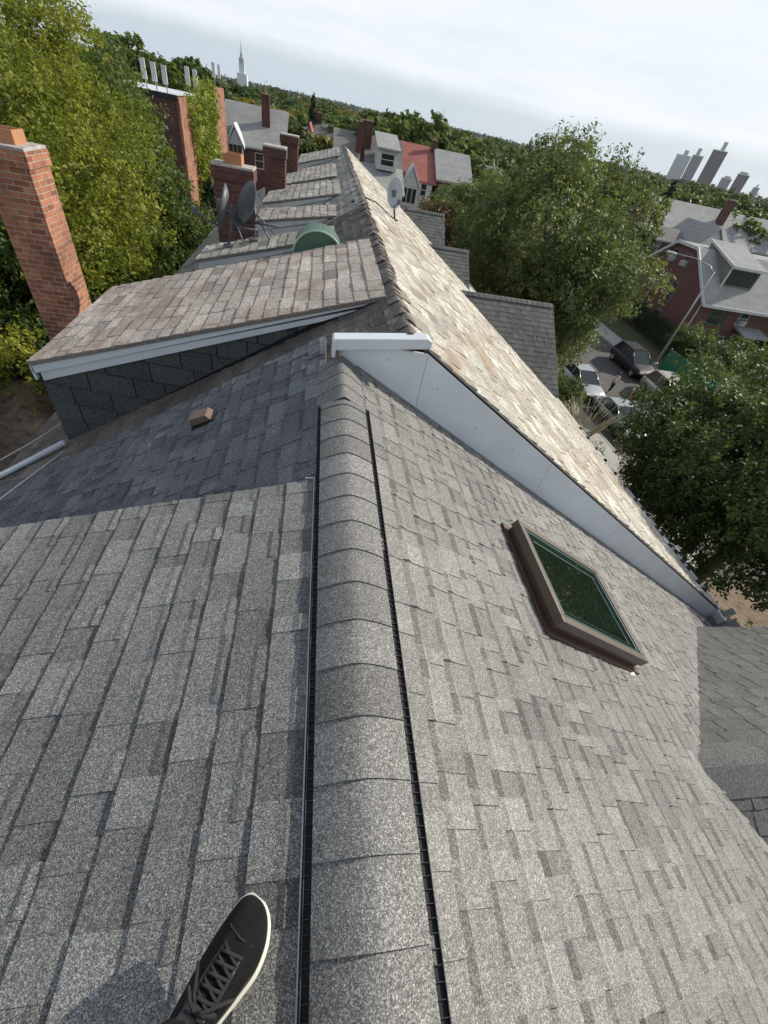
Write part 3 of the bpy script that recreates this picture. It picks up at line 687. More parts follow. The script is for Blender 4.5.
skin_body('trousers', JT, [(0, 1), (0, 2), (2, 3), (3, 4), (0, 5), (5, 6), (6, 7)], M['trouser'], me_, off)
JS = [g_(J[1], 1.14), g_(J[2], 1.12), ((.12, -.58, .09), (.10, .09)), g_(J[15], 1.25), g_(J[16], 1.25), ((-.07, -.27, -.085), (.038, .036)), g_(J[18], 1.25), g_(J[19], 1.25), ((.12, -.28, -.085), (.038, .036)), ((.12, -.61, -.48), (.165, .125))]
skin_body('jacket', JS, [(0, 1), (1, 2), (1, 3), (3, 4), (4, 5), (1, 6), (6, 7), (7, 8), (0, 9)], M['trouser'], me_, off)
m = MB(); m.lathe((.12, -.545, .30), [(.0, .155), (.06, .145), (.095, .10), (.105, .04), (.10, -.02), (.09, -.03)], 16); m.build('hair', M['hair'], me_)
for s in (-1, 1):                                                  # face, ears and hands
    m = MB(); m.lathe((.12+s*.033, -.436, .29), [(0, -.012), (.01, -.008), (.013, 0), (.01, .008), (0, .012)], 8); m.build('eye', M['white'], me_)
    m = MB(); m.lathe((.12+s*.09, -.53, .28), [(0, -.03), (.012, -.02), (.015, .01), (0, .03)], 8); m.build('ear', M['skin'], me_)
    hx_ = .02+s*.075
    m = MB(); m.tube([(hx_+s*.02, -.235, -.075), (hx_+s*.012, -.20, -.055), (hx_, -.17, -.04)], [.026, .034, .026], 10, flat=.6)
    for q in range(4):
        m.tube([(hx_+s*.01, -.185+.006*q, -.055+.018*q), (hx_-s*.012, -.155, -.050+.02*q), (hx_-s*.035, -.150, -.048+.02*q), (hx_-s*.05, -.152, -.047+.02*q)], [.009, .0088, .008, .0065], 8)
    m.tube([(hx_, -.20, -.04), (hx_-s*.02, -.185, -.01), (hx_-s*.035, -.185, .012)], [.012, .010, .008], 8); m.build('hand', M['skin'], me_)
m = MB(); m.tube([(.12, -.44, .265), (.12, -.415, .25)], [.010, .014], 8); m.tube([(.095, -.437, .215), (.12, -.43, .213), (.145, -.437, .215)], .005, 6); m.build('nose', M['skin'], me_)
m = MB(); m.box((.02, -.165, .0), (.16, .009, .078)); ph = m.build('phone', M['gap'], None, bevel=.003); tag(ph, 'black phone held up in both hands above the ridge', 'phone')

# ------------------------------------------------------------------ TREES
def cloud(clumps, n, size, seed, flat=.5, hang=.0):
    """leaf rhombs scattered through ellipsoid clumps; returns arrays"""
    r = np.random.default_rng(seed); C = np.array([c[0] for c in clumps], float); R = np.array([c[1] for c in clumps], float)
    if R.ndim == 1: R = np.stack([R, R, R*.8], 1)
    wgt = (R[:, 0]*R[:, 1]+R[:, 2]**2); wgt /= wgt.sum(); idx = r.choice(len(C), n, p=wgt)
    d = r.normal(size=(n, 3)); d /= np.linalg.norm(d, axis=1)[:, None]
    d[:, 2] = np.where((d[:, 2] < -.2) & (r.random(n) < .6), -d[:, 2]*.6, d[:, 2])
    rad_ = .58+.5*r.random(n)**.6
    rad_ *= 1+.22*np.sin(d[:, 0]*7+idx)*np.sin(d[:, 1]*6+idx*2)+.12*r.normal(size=n)*.6
    sp = 1. if size < .115 else .22; K = max(8, n//16) if sp == 1 else n//3; tw = r.integers(0, K, n); base = r.choice(n, K); bi = base[tw]
    p = C[idx[bi]]+d[bi]*R[idx[bi]]*rad_[bi][:, None]
    ax_ = d[bi]*.8+r.normal(size=(K, 3))[tw]*.7+np.array([0, 0, -.25]); ax_ /= np.linalg.norm(ax_, axis=1)[:, None]
    p = p + ax_*(r.random(n)*size*7.5-size*2)[:, None]*sp + r.normal(size=(n, 3))*size*1.15*sp; idx = idx[bi]
    nrm = d[bi]*.45+r.normal(size=(K, 3))[tw]*.35+r.normal(size=(n, 3))*.42+np.array([0, 0, .45]); nrm /= np.linalg.norm(nrm, axis=1)[:, None]
    a = np.cross(nrm, r.normal(size=(n, 3))); a /= np.linalg.norm(a, axis=1)[:, None]; b = np.cross(nrm, a)
    s = size*(.6+.8*r.random(n))[:, None]
    dk = r.normal(size=K)[tw]
    V = np.stack([p-a*s, p-b*s*.55+nrm*s*.12, p+a*s, p+b*s*.55+nrm*s*.12], 1).reshape(-1, 3)
    tone = np.clip(.43+.12*r.normal(size=n)+.15*dk+.13*r.normal(size=len(C))[idx], 0, 1)
    return V, tone
def leafmesh(name, V, tone):
    n = len(V)//4; me = bpy.data.meshes.new(name); me.vertices.add(n*4); me.vertices.foreach_set('co', V.astype(np.float32).ravel())
    me.loops.add(n*4); me.loops.foreach_set('vertex_index', np.arange(n*4, dtype=np.int32))
    me.polygons.add(n); me.polygons.foreach_set('loop_start', np.arange(0, n*4, 4, dtype=np.int32))
    try: me.polygons.foreach_set('loop_total', np.full(n, 4, dtype=np.int32))
    except Exception: pass
    me.update(calc_edges=True)
    at = me.attributes.new('tone', 'FLOAT', 'FACE'); at.data.foreach_set('value', tone.astype(np.float32)); return me
def tree(loc, h, rx, ry, crown_z, crown_rz, mat, label, n=20000, leaf=.10, seed=1, nclump=40, name='tree', group=None, cat='tree', trunk=.2, low=.25, shape='round'):
    """loc ground point; crown centre crown_z above ground with radii rx, ry, crown_rz"""
    rnd = random.Random(seed); t = empty(name, loc, label, cat, group)
    cl = []; tips = []
    for i in range(int(nclump*1.25)):
        while True:
            d = Vector((rnd.gauss(0, 1), rnd.gauss(0, 1), rnd.gauss(0, 1))).normalized()
            q = rnd.uniform(.55, .92) if d.z > .3 else rnd.uniform(.35, .86)
            if d.z > -.85: break
        w = 1.0
        if shape == 'cone': zz = d.z*q; w = max(.12, (1-zz)*.55)
        p = Vector((d.x*rx*q*w, d.y*ry*q*w, crown_z+d.z*crown_rz*q))
        s = rnd.uniform(.11, .26)*(1.25-q*.5); rr = (rx*s*1.15, ry*s*1.15, crown_rz*s*rnd.uniform(.6, .95))
        cl.append((tuple(p), rr)); tips.append(p)
    V, tone = cloud(cl, n, leaf, seed); me = leafmesh('crown', V, tone)
    link('crown', me, mat, t)
    m = MB(); base = Vector((0, 0, -.1)); fork = Vector((rnd.uniform(-.2, .2), rnd.uniform(-.2, .2), max(.8, crown_z-crown_rz*.75)))
    top = Vector((rnd.uniform(-.3, .3), rnd.uniform(-.3, .3), crown_z+crown_rz*.55))
    m.tube([base, base.lerp(fork, .12), fork, fork.lerp(top, .5), top], [trunk*1.5, trunk, trunk*.8, trunk*.4, trunk*.1], 9)
    for p in rnd.sample(tips, min(14, len(tips))):
        st = fork.lerp(top, rnd.uniform(0, .6)); mid = st.lerp(p, .5)+Vector((0, 0, -.08*(p-st).length)); m.tube([st, mid, p], [trunk*.33, trunk*.2, trunk*.06], 6)
    mm = MB(); mm.v = [tuple(Vector(v)+Vector(loc)) for v in m.v]; mm.f = m.f; mm.t = m.t; mm.sm = m.sm; mm.mi = m.mi
    mm.build('trunk', M['bark'], t)
    return t
def pol(az, r, z=GZ): return (r*math.sin(rad(az)), r*math.cos(rad(az)), z)
# left side, behind the rear gardens
tree(pol(-30.0, 13.5), 14, 3.9, 4.4, 8.6, 5.0, M['leaf_yellow'], 'big yellow-green tree filling the upper left corner behind the orange brick chimney', 170000, .038, 1, 110)
tree(pol(-25.0, 17.5), 14, 2.6, 3.6, 8.5, 5.2, M['leaf_yellow'], 'tall yellow-green tree in the upper left, just right of the tree behind the chimney', 110000, .045, 12, 90)
tree(pol(-21.0, 21.5), 14, 2.6, 4.0, 8.1, 4.8, M['leaf_green'], 'dark green tree between the yellow-green trees and the ivy-covered building', 70000, .07, 2, 70)
tree(pol(-16.0, 22.5), 8, 2.0, 2.6, 5.8, 3.4, M['leaf_green'], 'lower bushy green tree in front of the ivy-covered building', 50000, .06, 3, 40)
tree(pol(-21.5, 15.0), 9, 2.6, 2.6, 5.2, 3.4, M['leaf_green'], 'rounded green tree low beside the lane left of the worn tan roof', 50000, .05, 13, 40)
tree(pol(-35.5, 12.0), 9, 2.1, 2.1, 8.6, 2.3, M['leaf_dark'], 'green leafy tree at the left edge, seen left of the orange brick chimney', 40000, .045, 4, 50, trunk=.12)
tree(pol(-16.5, 62), 16, 7.5, 7, 9.2, 4.4, M['leaf_green'], 'tall dark tree on the skyline behind the ivy-covered building', 20000, .26, 5, 40)
tree(pol(-12.6, 74), 15, 5.5, 5, 8.6, 4.2, M['leaf_dark'], 'dark tree on the skyline just left of the church spire', 14000, .27, 6, 34)
# right side
tree(pol(26.4, 26.5), 14, 5.3, 5.4, 7.0, 6.2, M['leaf_maple'], 'big green tree in the middle of the street side, left of the brick house', 150000, .072, 7, 110, trunk=.28)
tree(pol(17.0, 32), 12, 3.9, 4.2, 6.7, 4.3, M['leaf_maple'], 'lighter green tree behind the big one, left of it', 70000, .075, 8, 50)
tree(pol(13.0, 29.5), 9, 1.7, 2.0, 7.4, 2.0, M['leaf_red'], 'small red-brown tree in front of the red-roofed house', 9000, .08, 9, 26)
tree(pol(61, 12.6), 9, 4.0, 4.3, 7.5, 3.3, M['leaf_dark'], 'large dark green tree in front of the house, at the right edge', 120000, .045, 10, 90, trunk=.2)
tree(pol(53.0, 13.2), 9, 2.5, 2.8, 6.5, 2.5, M['leaf_dark'], 'dark spreading tree between the parked cars and the right edge tree', 60000, .045, 14, 55, trunk=.16)

# ------------------------------------------------------------------ SETTING: ground, street
def sheet(name, x0, x1, y0, y1, z, mat, n=1):
    m = MB(); m.quad((x0, y0, z), (x1, y0, z), (x1, y1, z), (x0, y1, z)); return tag(m.build(name, mat, None, fix=False), kind='structure')
m = MB(); k = 64; m.add([Vector((0, 0, GZ-.02))]+[Vector((6000*math.cos(2*math.pi*i/k), 6000*math.sin(2*math.pi*i/k), GZ-.02)) for i in range(k)], [(0, i+1, (i+1) % k+1) for i in range(k)])
tag(m.build('ground', M['grass'], None, fix=False), kind='structure')
sheet('road', 17.8, 27.3, -60, 120, GZ-.012, M['asphalt'])
for x0, x1 in ((15.2, 17.65), (27.45, 29.4)):
    m = MB(); m.span((x0, -60, GZ-.1), (x1, 120, GZ+.11)); tag(m.build('pavement', M['concrete'], None), kind='structure')
for x0, x1 in ((17.652, 17.8), (27.3, 27.448)):
    m = MB(); m.span((x0, -60, GZ-.1), (x1, 120, GZ+.125)); tag(m.build('kerb', M['concrete'], None), kind='structure')
sheet('front_garden', 6.3, 15.19, -20, 60, GZ-.008, M['soil'])
sheet('rear_lane', -14, -3.1, 8, 45, GZ-.008, M['asphalt'])

# ------------------------------------------------------------------ generic houses
def gable_house(name, x0, x1, y0, y1, ze, zr_, mat_w, mat_r, label, along='x', wins=(), chim=None, gz=GZ, seed=1, over=.3, cat='house', fine=False):
    h = empty(name, ((x0+x1)/2, (y0+y1)/2, gz), label, cat)
    m = MB()
    if along == 'x':
        yc = (y0+y1)/2
        m.prism([(x0, y0, gz), (x0, y1, gz), (x0, y1, ze), (x0, yc, zr_-.15), (x0, y0, ze)], (x1-x0, 0, 0))
        sl = (zr_-ze)/(yc-y0)
        R = MB()
        for s in (-1, 1):
            yo = yc+s*(yc-y0+over); zo = ze-over*sl
            R.prism([(x0-over, yc, zr_), (x0-over, yo, zo), (x0-over, yo, zo-.16), (x0-over, yc, zr_-.16)], (x1-x0+2*over, 0, 0))
    else:
        xc = (x0+x1)/2
        m.prism([(x0, y0, gz), (x1, y0, gz), (x1, y0, ze), (xc, y0, zr_-.15), (x0, y0, ze)], (0, y1-y0, 0))
        sl = (zr_-ze)/(xc-x0); R = MB()
        for s in (-1, 1):
            xo = xc+s*(xc-x0+over); zo = ze-over*sl
            R.prism([(xc, y0-over, zr_), (xo, y0-over, zo), (xo, y0-over, zo-.16), (xc, y0-over, zr_-.16)], (0, y1-y0+2*over, 0))
    m.build('wall', mat_w, h); R.build('roof', mat_r, h)
    for w in wins: window(h, *w)
    if chim:
        cx, cy, cw, zt = chim; chimney(cx-cw, cx+cw, cy-cw*.7, cy+cw*.7, ze, zt, M['brick_dark'], h, 1)
    return h
def window(h, face, a, z, w, hh, pos, ac=False, trim=None, sill=True):
    """face '-y' (pos = y, a = x) or '-x' (pos = x, a = y)"""
    def bx(m, a0, a1, z0, z1, d0, d1):
        if face == '-y': m.span((a0, pos-d1, z0), (a1, pos-d0, z1))
        else: m.span((pos-d1, a0, z0), (pos-d0, a1, z1))
    trim = trim or M['white_old']; m = MB(); e = .07
    bx(m, a-w/2-e, a-w/2, z-hh/2-e, z+hh/2+e, -.02, .035); bx(m, a+w/2, a+w/2+e, z-hh/2-e, z+hh/2+e, -.02, .035)
    bx(m, a-w/2, a+w/2, z+hh/2, z+hh/2+e, -.02, .035); bx(m, a-w/2-.05, a+w/2+.05, z-hh/2-e-.03, z-hh/2, -.02, .07); bx(m, a-w/2, a+w/2, z-.025, z+.025, -.01, .03)
    f = m.build('window', trim, h); m = MB(); bx(m, a-w/2, a+w/2, z-hh/2, z+hh/2, -.03, .012); m.build('pane', M['glass'], f)
    if ac:
        m = MB(); bx(m, a-.3, a+.3, z-hh/2, z-hh/2+.42, .02, .42); bb = m.build('air_conditioner', M['white_old'], f, bevel=.02)
        m = MB(); bx(m, a-.22, a+.22, z-hh/2+.06, z-hh/2+.36, .415, .43); m.build('grille', M['steel'], f)

# brick house across the street
bh = empty('brick_house', (41, 44, GZ), 'dark red brick house with white trimmed gable end and big shed dormer across the street', 'house')
prof = [(38.15, -7.5), (42.0, -4.45), (45.05, -4.45), (49.4, -7.4)]
m = MB(); m.prism([(35.3, 38.15, GZ), (35.3, 38.15, -7.5), (35.3, 42.0, -4.6), (35.3, 45.05, -4.6), (35.3, 49.4, -7.4), (35.3, 49.4, GZ)], (14, 0, 0)); m.build('wall', M['brick_house'], bh)
def yprism(m, pts, x0, x1, th=.18):
    m.prism([(x0, y, z) for y, z in pts]+[(x0, y, z-th) for y, z in pts[::-1]], (x1-x0, 0, 0))
m = MB()
for a, b in zip(prof[:-1], prof[1:]): yprism(m, [(a[0], a[1]+.12), (b[0], b[1]+.12)], 35.0, 49.5)
yprism(m, [(37.5, -7.86), (38.15, -7.38)], 35.0, 49.5)
m.build('roof', M['roof_far'], bh)
m = MB()
for a, b in zip([(37.5, -7.96)]+prof[:-1], prof): yprism(m, [(a[0], a[1]+.16), (b[0], b[1]+.16)], 34.86, 35.0, .26)
m.span((34.9, 37.38, -8.08), (49.5, 37.5, -7.84)); m.build('white_trim', M['white_old'], bh)
m = MB(); m.prism([(37.0, 39.2, -6.8), (37.0, 39.2, -4.85), (37.0, 43.3, -3.75), (37.0, 43.3, -4.6)], (3.3, 0, 0)); db = m.build('dormer', M['roof_far_dark'], bh)
m = MB(); m.prism([(36.8, 38.9, -4.82), (36.8, 43.4, -3.62), (36.8, 43.4, -3.76), (36.8, 38.9, -4.98)], (3.7, 0, 0)); m.build('dormer_roof', M['roof_far'], db)
m = MB(); m.prism([(36.76, 38.86, -4.80), (36.76, 43.4, -3.58), (36.76, 43.4, -3.76), (36.76, 38.86, -5.02)], (.09, 0, 0)); m.span((36.76, 38.8, -5.04), (40.5, 38.88, -4.82)); m.span((36.9, 39.1, -6.9), (37.05, 39.19, -5.0)); m.build('dormer_trim', M['white_old'], db)
m = MB(); m.span((37.2, 39.12, -6.35), (40.1, 39.19, -5.12)); m.build('dormer_window', M['glass'], db)
for a in ((45.0, -5.6, .75, .95, True), (43.0, -5.6, .8, .95, True), (45.7, -8.2, .9, 1.5, True), (42.7, -8.3, .9, 1.6, False), (45.3, -11.0, .9, 1.5, False), (43.0, -11.0, .9, 1.5, True)):
    window(bh, '-x', a[0], a[1], a[2], a[3], 35.3, a[4], M['roof_far_dark'])
window(bh, '-y', 37.8, -8.9, 1.9, 1.25, 38.15, False, M['green_metal']); window(bh, '-y', 37.5, -11.3, 1.2, 1.3, 38.15, False, M['green_metal']); window(bh, '-y', 40.6, -8.7, .9, 1.1, 38.15, True); window(bh, '-y', 39.6, -11.0, .7, .9, 38.15, True)
m = MB(); m.tube([(35.22, 38.05, -7.9), (35.22, 38.02, GZ)], .05, 8); m.build('downspout', M['white_old'], bh)
m = MB(); m.prism([(40.3, 38.15, -9.4), (40.3, 36.4, -9.8), (40.3, 36.4, -9.9), (40.3, 38.15, -9.6)], (3.0, 0, 0)); m.build('porch_canopy', M['roof_far'], bh)
gable_house('brick_house', 44.2, 48.5, 34.2, 38.0, -9.6, -7.6, M['brick_house'], M['roof_far_dark'], 'low brick wing with white gable trim at the right edge of the frame', 'y', wins=(('-y', 46.3, -10.8, 1.2, 1.1, 34.2),))
gable_house('grey_house', 44.0, 54.5, 60.5, 72, -5.6, -2.2, M['brick_house'], M['roof_far'], 'grey-roofed house behind the brick house, touching the big tree', 'x', wins=(('-y', 46, -6.8, 1.2, 1.4, 60.5), ('-y', 50, -6.8, 1.2, 1.4, 60.5)), chim=(54.0, 64, .5, -1.0))
gable_house('grey_house', 55.5, 72.5, 62, 73, -5.5, -2.3, M['brick_house'], M['roof_far'], 'long grey-roofed house behind the brick house, at the right edge', 'x', wins=(('-y', 58, -6.8, 1.2, 1.4, 62), ('-y', 63, -6.8, 1.2, 1.4, 62)))
gable_house('grey_house', 44.5, 48.2, 54.3, 60.2, -5.2, -3.4, M['white_old'], M['roof_far'], 'small grey gable between the brick house and the grey roof behind it', 'y', wins=(('-y', 46.3, -5.9, .9, .9, 54.3),))
gable_house('brown_porch_house', 38.5, 44.0, 56, 60, -5.6, -4.6, M['bark'], M['roof_far_dark'], 'brown wooden deck building showing over the brick gable', 'x', wins=(('-y', 40.5, -6.4, 1.2, 1.2, 56),))

# houses at the top left
hs = gable_house('brick_house', -10.75, -4.4, 60, 69, -4.75, -1.75, M['brick_house'], M['roof_far'], 'red brick house with pale grey roof and white gabled window beside the ivy-covered building', 'x',
    wins=(('-y', -6.9, -6.0, .8, 1.2, 60), ('-y', -9.95, -8.6, 1.0, 1.5, 60)), chim=(-6.35, 62.5, .42, -.7))
m = MB(); m.prism([(-9.95, 59.2, -6.3), (-8.5, 59.2, -6.3), (-8.5, 59.2, -4.9), (-9.22, 59.2, -3.7), (-9.95, 59.2, -4.9)], (0, 1.5, 0)); m.build('bay', M['white_old'], hs)
for k in range(3):
    m = MB(); m.span((-9.85+k*.44, 59.12, -6.1), (-9.5+k*.44, 59.19, -4.95)); m.build('pane', M['glass'], hs)
m = MB(); m.prism([(-10.15, 59.0, -5.2), (-9.22, 59.0, -3.5), (-8.3, 59.0, -5.2), (-8.3, 59.0, -4.95), (-9.22, 59.0, -3.25), (-10.15, 59.0, -4.95)], (0, 2.4, 0)); m.build('bay_roof', M['white'], hs)
gable_house('grey_house', -5.2, 1.0, 78, 86, -5.3, -2.6, M['brick_house'], M['roof_far_dark'], 'small grey-roofed house among trees beyond the pale grey roof', 'x', chim=(-1.0, 82, .4, -1.6))
gable_house('red_roofed_house', -2.8, -.9, 66, 72, -4.6, -2.3, M['white_old'], M['roof_red'], 'tiny white-walled house with a steep red roof beside the golden tree', 'y', wins=(('-y', -1.85, -5.2, .7, .9, 66),))
# ivy building
iv = empty('brick_building', (-11, 41, GZ), 'tall orange brick building with yellow ivy and antennas on its roof', 'building')
m = MB(); m.prism([(-8.36, 34, GZ), (-8.36, 47.8, GZ), (-16, 47.8, GZ), (-16, 34, GZ)], (0, 0, -GZ-1.45)); m.build('wall', M['brick'], iv)
for a_, b_ in (((-8.34, 43.2, GZ), (-8.0, 47.4, -.72)), ((-8.35, 34.0, GZ), (-8.22, 36.0, -1.28))):
    m = MB(); m.span(a_, b_); m.build('brick_pillar', M['brick'], iv)
m = MB(); m.span((-15.9, 33.93, GZ), (-8.40, 33.995, -1.46)); m.build('shaded_front', M['brick_dark'], iv)  # dark brick sheet: shade of the unlit face put into its colour
m = MB(); m.span((-15.9, 34.15, -1.449), (-8.55, 47.6, -1.40)); m.build('roof', M['white'], iv)
m = MB(); m.span((-16, 33.9, -1.45), (-8.3, 34.1, -1.22)); m.span((-8.45, 34.1, -1.45), (-8.25, 43.1, -1.25)); m.build('parapet', M['gap'], iv)
for k in range(2):
    m = MB(); m.span((-16, 33.96, -4.4-k*2.2), (-9.6, 34.02, -3.6-k*2.2)); m.build('balcony_band', M['roof_far_dark'], iv)
def leaves_on(name, mat, parent, pts, n, size, seed):
    r = np.random.default_rng(seed); out = []
    V, tn = cloud(pts, n, size, seed); V = V - np.array(worldloc(parent)); me = leafmesh(name, V, tn); return link(name, me, mat, parent)
rnd = random.Random(3)
leaves_on('ivy', M['leaf_ivy'], iv, [((-8.1, rnd.uniform(36.4, 43.0), rnd.uniform(-9.0, -1.3)), (.25, .9, .9)) for _ in range(110)], 34000, .085, 5)
for k, (x, y, z0, z1, w) in enumerate(((-9.9, 36, -1.4, -.1, .2), (-10.5, 36.2, -1.4, -.02, .2), (-9.2, 35.5, -1.4, -.15, .2), (-9.0, 40.2, -1.4, .05, .2), (-8.7, 41.0, -1.4, -.02, .2), (-8.9, 42.2, -1.4, -.5, .16), (-8.35, 45.8, -.72, .55, .17), (-8.1, 46.6, -.72, .5, .14))):
    a = empty('antenna', (x, y, z0), None, 'antenna', 'antennas on the ivy-covered building'); a['label'] = 'pale panel antenna on a pole on the roof of the ivy-covered building'
    m = MB(); m.box((x, y, (z0+z1)/2+.25), (w*1.3, .12, (z1-z0)*.62)); m.build('panel', M['white_old'], a, bevel=.02)
    m = MB(); m.tube([(x, y+.12, z0), (x, y+.12, z1)], .035, 6); m.build('pole', M['steel'], a)

# houses at the top right of the ridge
dh = gable_house('dormer_house', 3.6, 6.3, 44, 51, -4.0, -1.6, M['roof_far_dark'], M['roof_far_dark'], 'dark-roofed house with a white framed dormer window beyond the ridge end', 'x', chim=(3.4, 46.5, .4, -.75))
m = MB(); m.span((4.15, 42.9, -3.35), (5.75, 46, -2.1)); m.build('dormer', M['white_old'], dh)
m = MB(); m.prism([(4.0, 42.6, -2.12), (5.9, 42.6, -2.12), (5.9, 46.4, -1.35), (4.0, 46.4, -1.35)], (0, 0, .12)); m.build('dormer_roof', M['roof_far'], dh)
window(dh, '-y', 4.95, -2.7, 1.0, .7, 42.9)
m = MB(); m.prism([(2.9, 40.5, -4.6), (6.4, 40.5, -4.6), (6.4, 44, -3.3), (2.9, 44, -3.3)], (0, 0, .12)); m.build('lower_roof', M['roof_far'], dh)
rr = gable_house('red_roofed_house', 6.75, 10.4, 50, 58, -3.95, -1.75, M['white_old'], M['roof_red'], 'house with a broad red roof and white gabled bay window', 'x', chim=(10.5, 53.5, .25, -1.2), wins=(('-y', 9.6, -4.8, .5, .9, 50),))
m = MB(); m.prism([(7.4, 49.2, -6.2), (8.9, 49.2, -6.2), (8.9, 49.2, -4.6), (8.15, 49.2, -3.3), (7.4, 49.2, -4.6)], (0, 1, 0)); m.build('bay', M['white_old'], rr)
m = MB(); m.prism([(7.2, 49.05, -4.8), (8.15, 49.05, -3.2), (9.1, 49.05, -4.8), (9.1, 49.05, -4.6), (8.15, 49.05, -2.98), (7.2, 49.05, -4.6)], (0, 1.4, 0)); m.build('bay_roof', M['white'], rr)
for k in range(3):
    m = MB(); m.span((7.52+k*.46, 49.12, -5.9), (7.86+k*.46, 49.19, -4.8)); m.build('pane', M['glass'], rr)
gable_house('grey_house', 10.9, 14.0, 50, 57, -3.6, -1.75, M['brick_house'], M['roof_far'], 'house with a plain pale grey roof right of the red roof', 'x', wins=(('-y', 12.5, -4.8, 1.0, 1.2, 50),))
gable_house('grey_house', 14.4, 19.5, 55, 62, -4.2, -2.4, M['brick_house'], M['roof_far_dark'], 'dark grey roof peeping between the pale grey roof and the green tree', 'x')
gable_house('grey_house', 1.2, 5.2, 62, 70, -4.2, -2.2, M['brick_house'], M['roof_far_dark'], 'dark roof just above the far end of the ridge', 'x', chim=(3.9, 63, .4, -1.2))
gable_house('white_house', 1.5, 6.0, 96, 103, -5.2, -3.2, M['white'], M['roof_far'], 'white house among the trees on the horizon above the ridge end', 'x')

# church spire
sp = empty('church_spire', (-41.5, 302, GZ), 'slender white church steeple rising over the trees on the skyline', 'church')
m = MB(); m.box((-41.5, 302, -4.5), (4.6, 4.6, 13)); m.box((-41.5, 302, 3.7), (2.5, 2.5, 3.4)); m.build('tower', M['white'], sp)
m = MB(); m.lathe((-41.5, 302, 5.4), [(1.35, 0), (1.35, 1.8), (.75, 2.2), (.65, 3.4), (.32, 3.8), (.08, 7.4)], 8, smooth=False); m.build('steeple', M['dishpale'], sp)
# towers
def tower(az0, az1, r, ztop, mat, label, crown=None, dep=18):
    x0, y0 = r*math.sin(rad(az0)), r*math.cos(rad(az0)); x1, y1 = r*math.sin(rad(az1)), r*math.cos(rad(az1))
    w = math.hypot(x1-x0, y1-y0); cx, cy = (x0+x1)/2, (y0+y1)/2; rz = math.atan2(y1-y0, x1-x0)
    t = empty('tower_block', (cx, cy, GZ), label, 'tower block')
    t.rotation_euler = (0, 0, rz)
    def part(name, m_, mt):
        o = m_.build(name, mt, None); o.parent = t; return o
    h = ztop-GZ
    m = MB(); m.span((-w/2, 0, 0), (w/2, dep, h)); part('facade', m, mat)
    m = MB(); m.span((-w/2-.6, -.6, h), (w/2+.6, dep+.6, h+1.2)); part('roof_slab', m, M['white_old'])
    if crown:
        m = MB(); a, b, hh = crown; m.span((-w/2+a*w, 3, h+1.2), (-w/2+b*w, 12, h+1.2+hh)); part('plant_room', m, M['steel'])
    return t
TG = towermat('tower_grey_facade', (.26, .26, .28), (.10, .11, .13)); TD = towermat('tower_brown_facade', (.075, .06, .065), (.045, .042, .055)); TW = towermat('tower_white_facade', (.50, .52, .53), (.22, .25, .29))
tower(33.9, 35.15, 1500, 40, TW, 'pale slab tower block, leftmost on the right skyline', (.4, .7, 9))
tower(35.2, 36.1, 1450, 43, TG, 'grey tower block second from the left on the right skyline', (.2, .55, 12))
tower(36.55, 37.75, 1400, 56, TD, 'tallest dark brown tower block on the skyline', (.45, .72, 14))
tower(38.35, 39.2, 1600, 18, TG, 'low grey rounded tower block right of the tallest tower', (.2, .8, 4))
tower(39.4, 40.35, 1500, 29, TD, 'dark mid-height tower block, second from the right', (.1, .8, 4))
tower(41.1, 41.6, 1700, 14, TG, 'tiny farthest tower block at the right end of the skyline', (.3, .6, 6))
tower(36.0, 38.1, 1250, -3, TW, 'low pale podium block at the foot of the tallest tower')

# street lamp
lp = empty('street_lamp', (29.3, 32.4, GZ), 'grey street lamp with a curved arm in front of the brick gable', 'street lamp')
m = MB(); m.tube([(29.3, 32.4, GZ+.1), (29.3, 32.4, -8), (29.3, 32.4, -4.6)], [.11, .085, .06], 10); m.lathe((29.3, 32.4, GZ), [(.2, 0), (.2, .35), (.12, .5)], 10); m.build('pole', M['steel'], lp)
m = MB(); m.tube([(29.3, 32.4, -4.75), (29.0, 32.7, -4.35), (28.2, 33.6, -4.15), (27.3, 34.6, -4.2)], .04, 8); m.build('arm', M['steel'], lp)
m = MB(); m.box((27.0, 34.9, -4.22), (.75, .3, .14), rz=rad(135)); m.build('lamp_head', M['white_old'], lp, bevel=.04)
# green netting fence
gf = empty('fence', (30.0, 30.2, GZ), 'green netting fence beside the street lamp', 'fence')
m = MB(); m.span((29.75, 26.2, GZ+.1), (29.79, 32.3, GZ+1.75)); m.build('netting', M['netting'], gf)
for y in (26.2, 28.2, 30.2, 32.25):
    m = MB(); m.tube([(29.83, y, GZ-.1), (29.83, y, GZ+1.85)], .035, 6); m.build('post', M['steel'], gf)

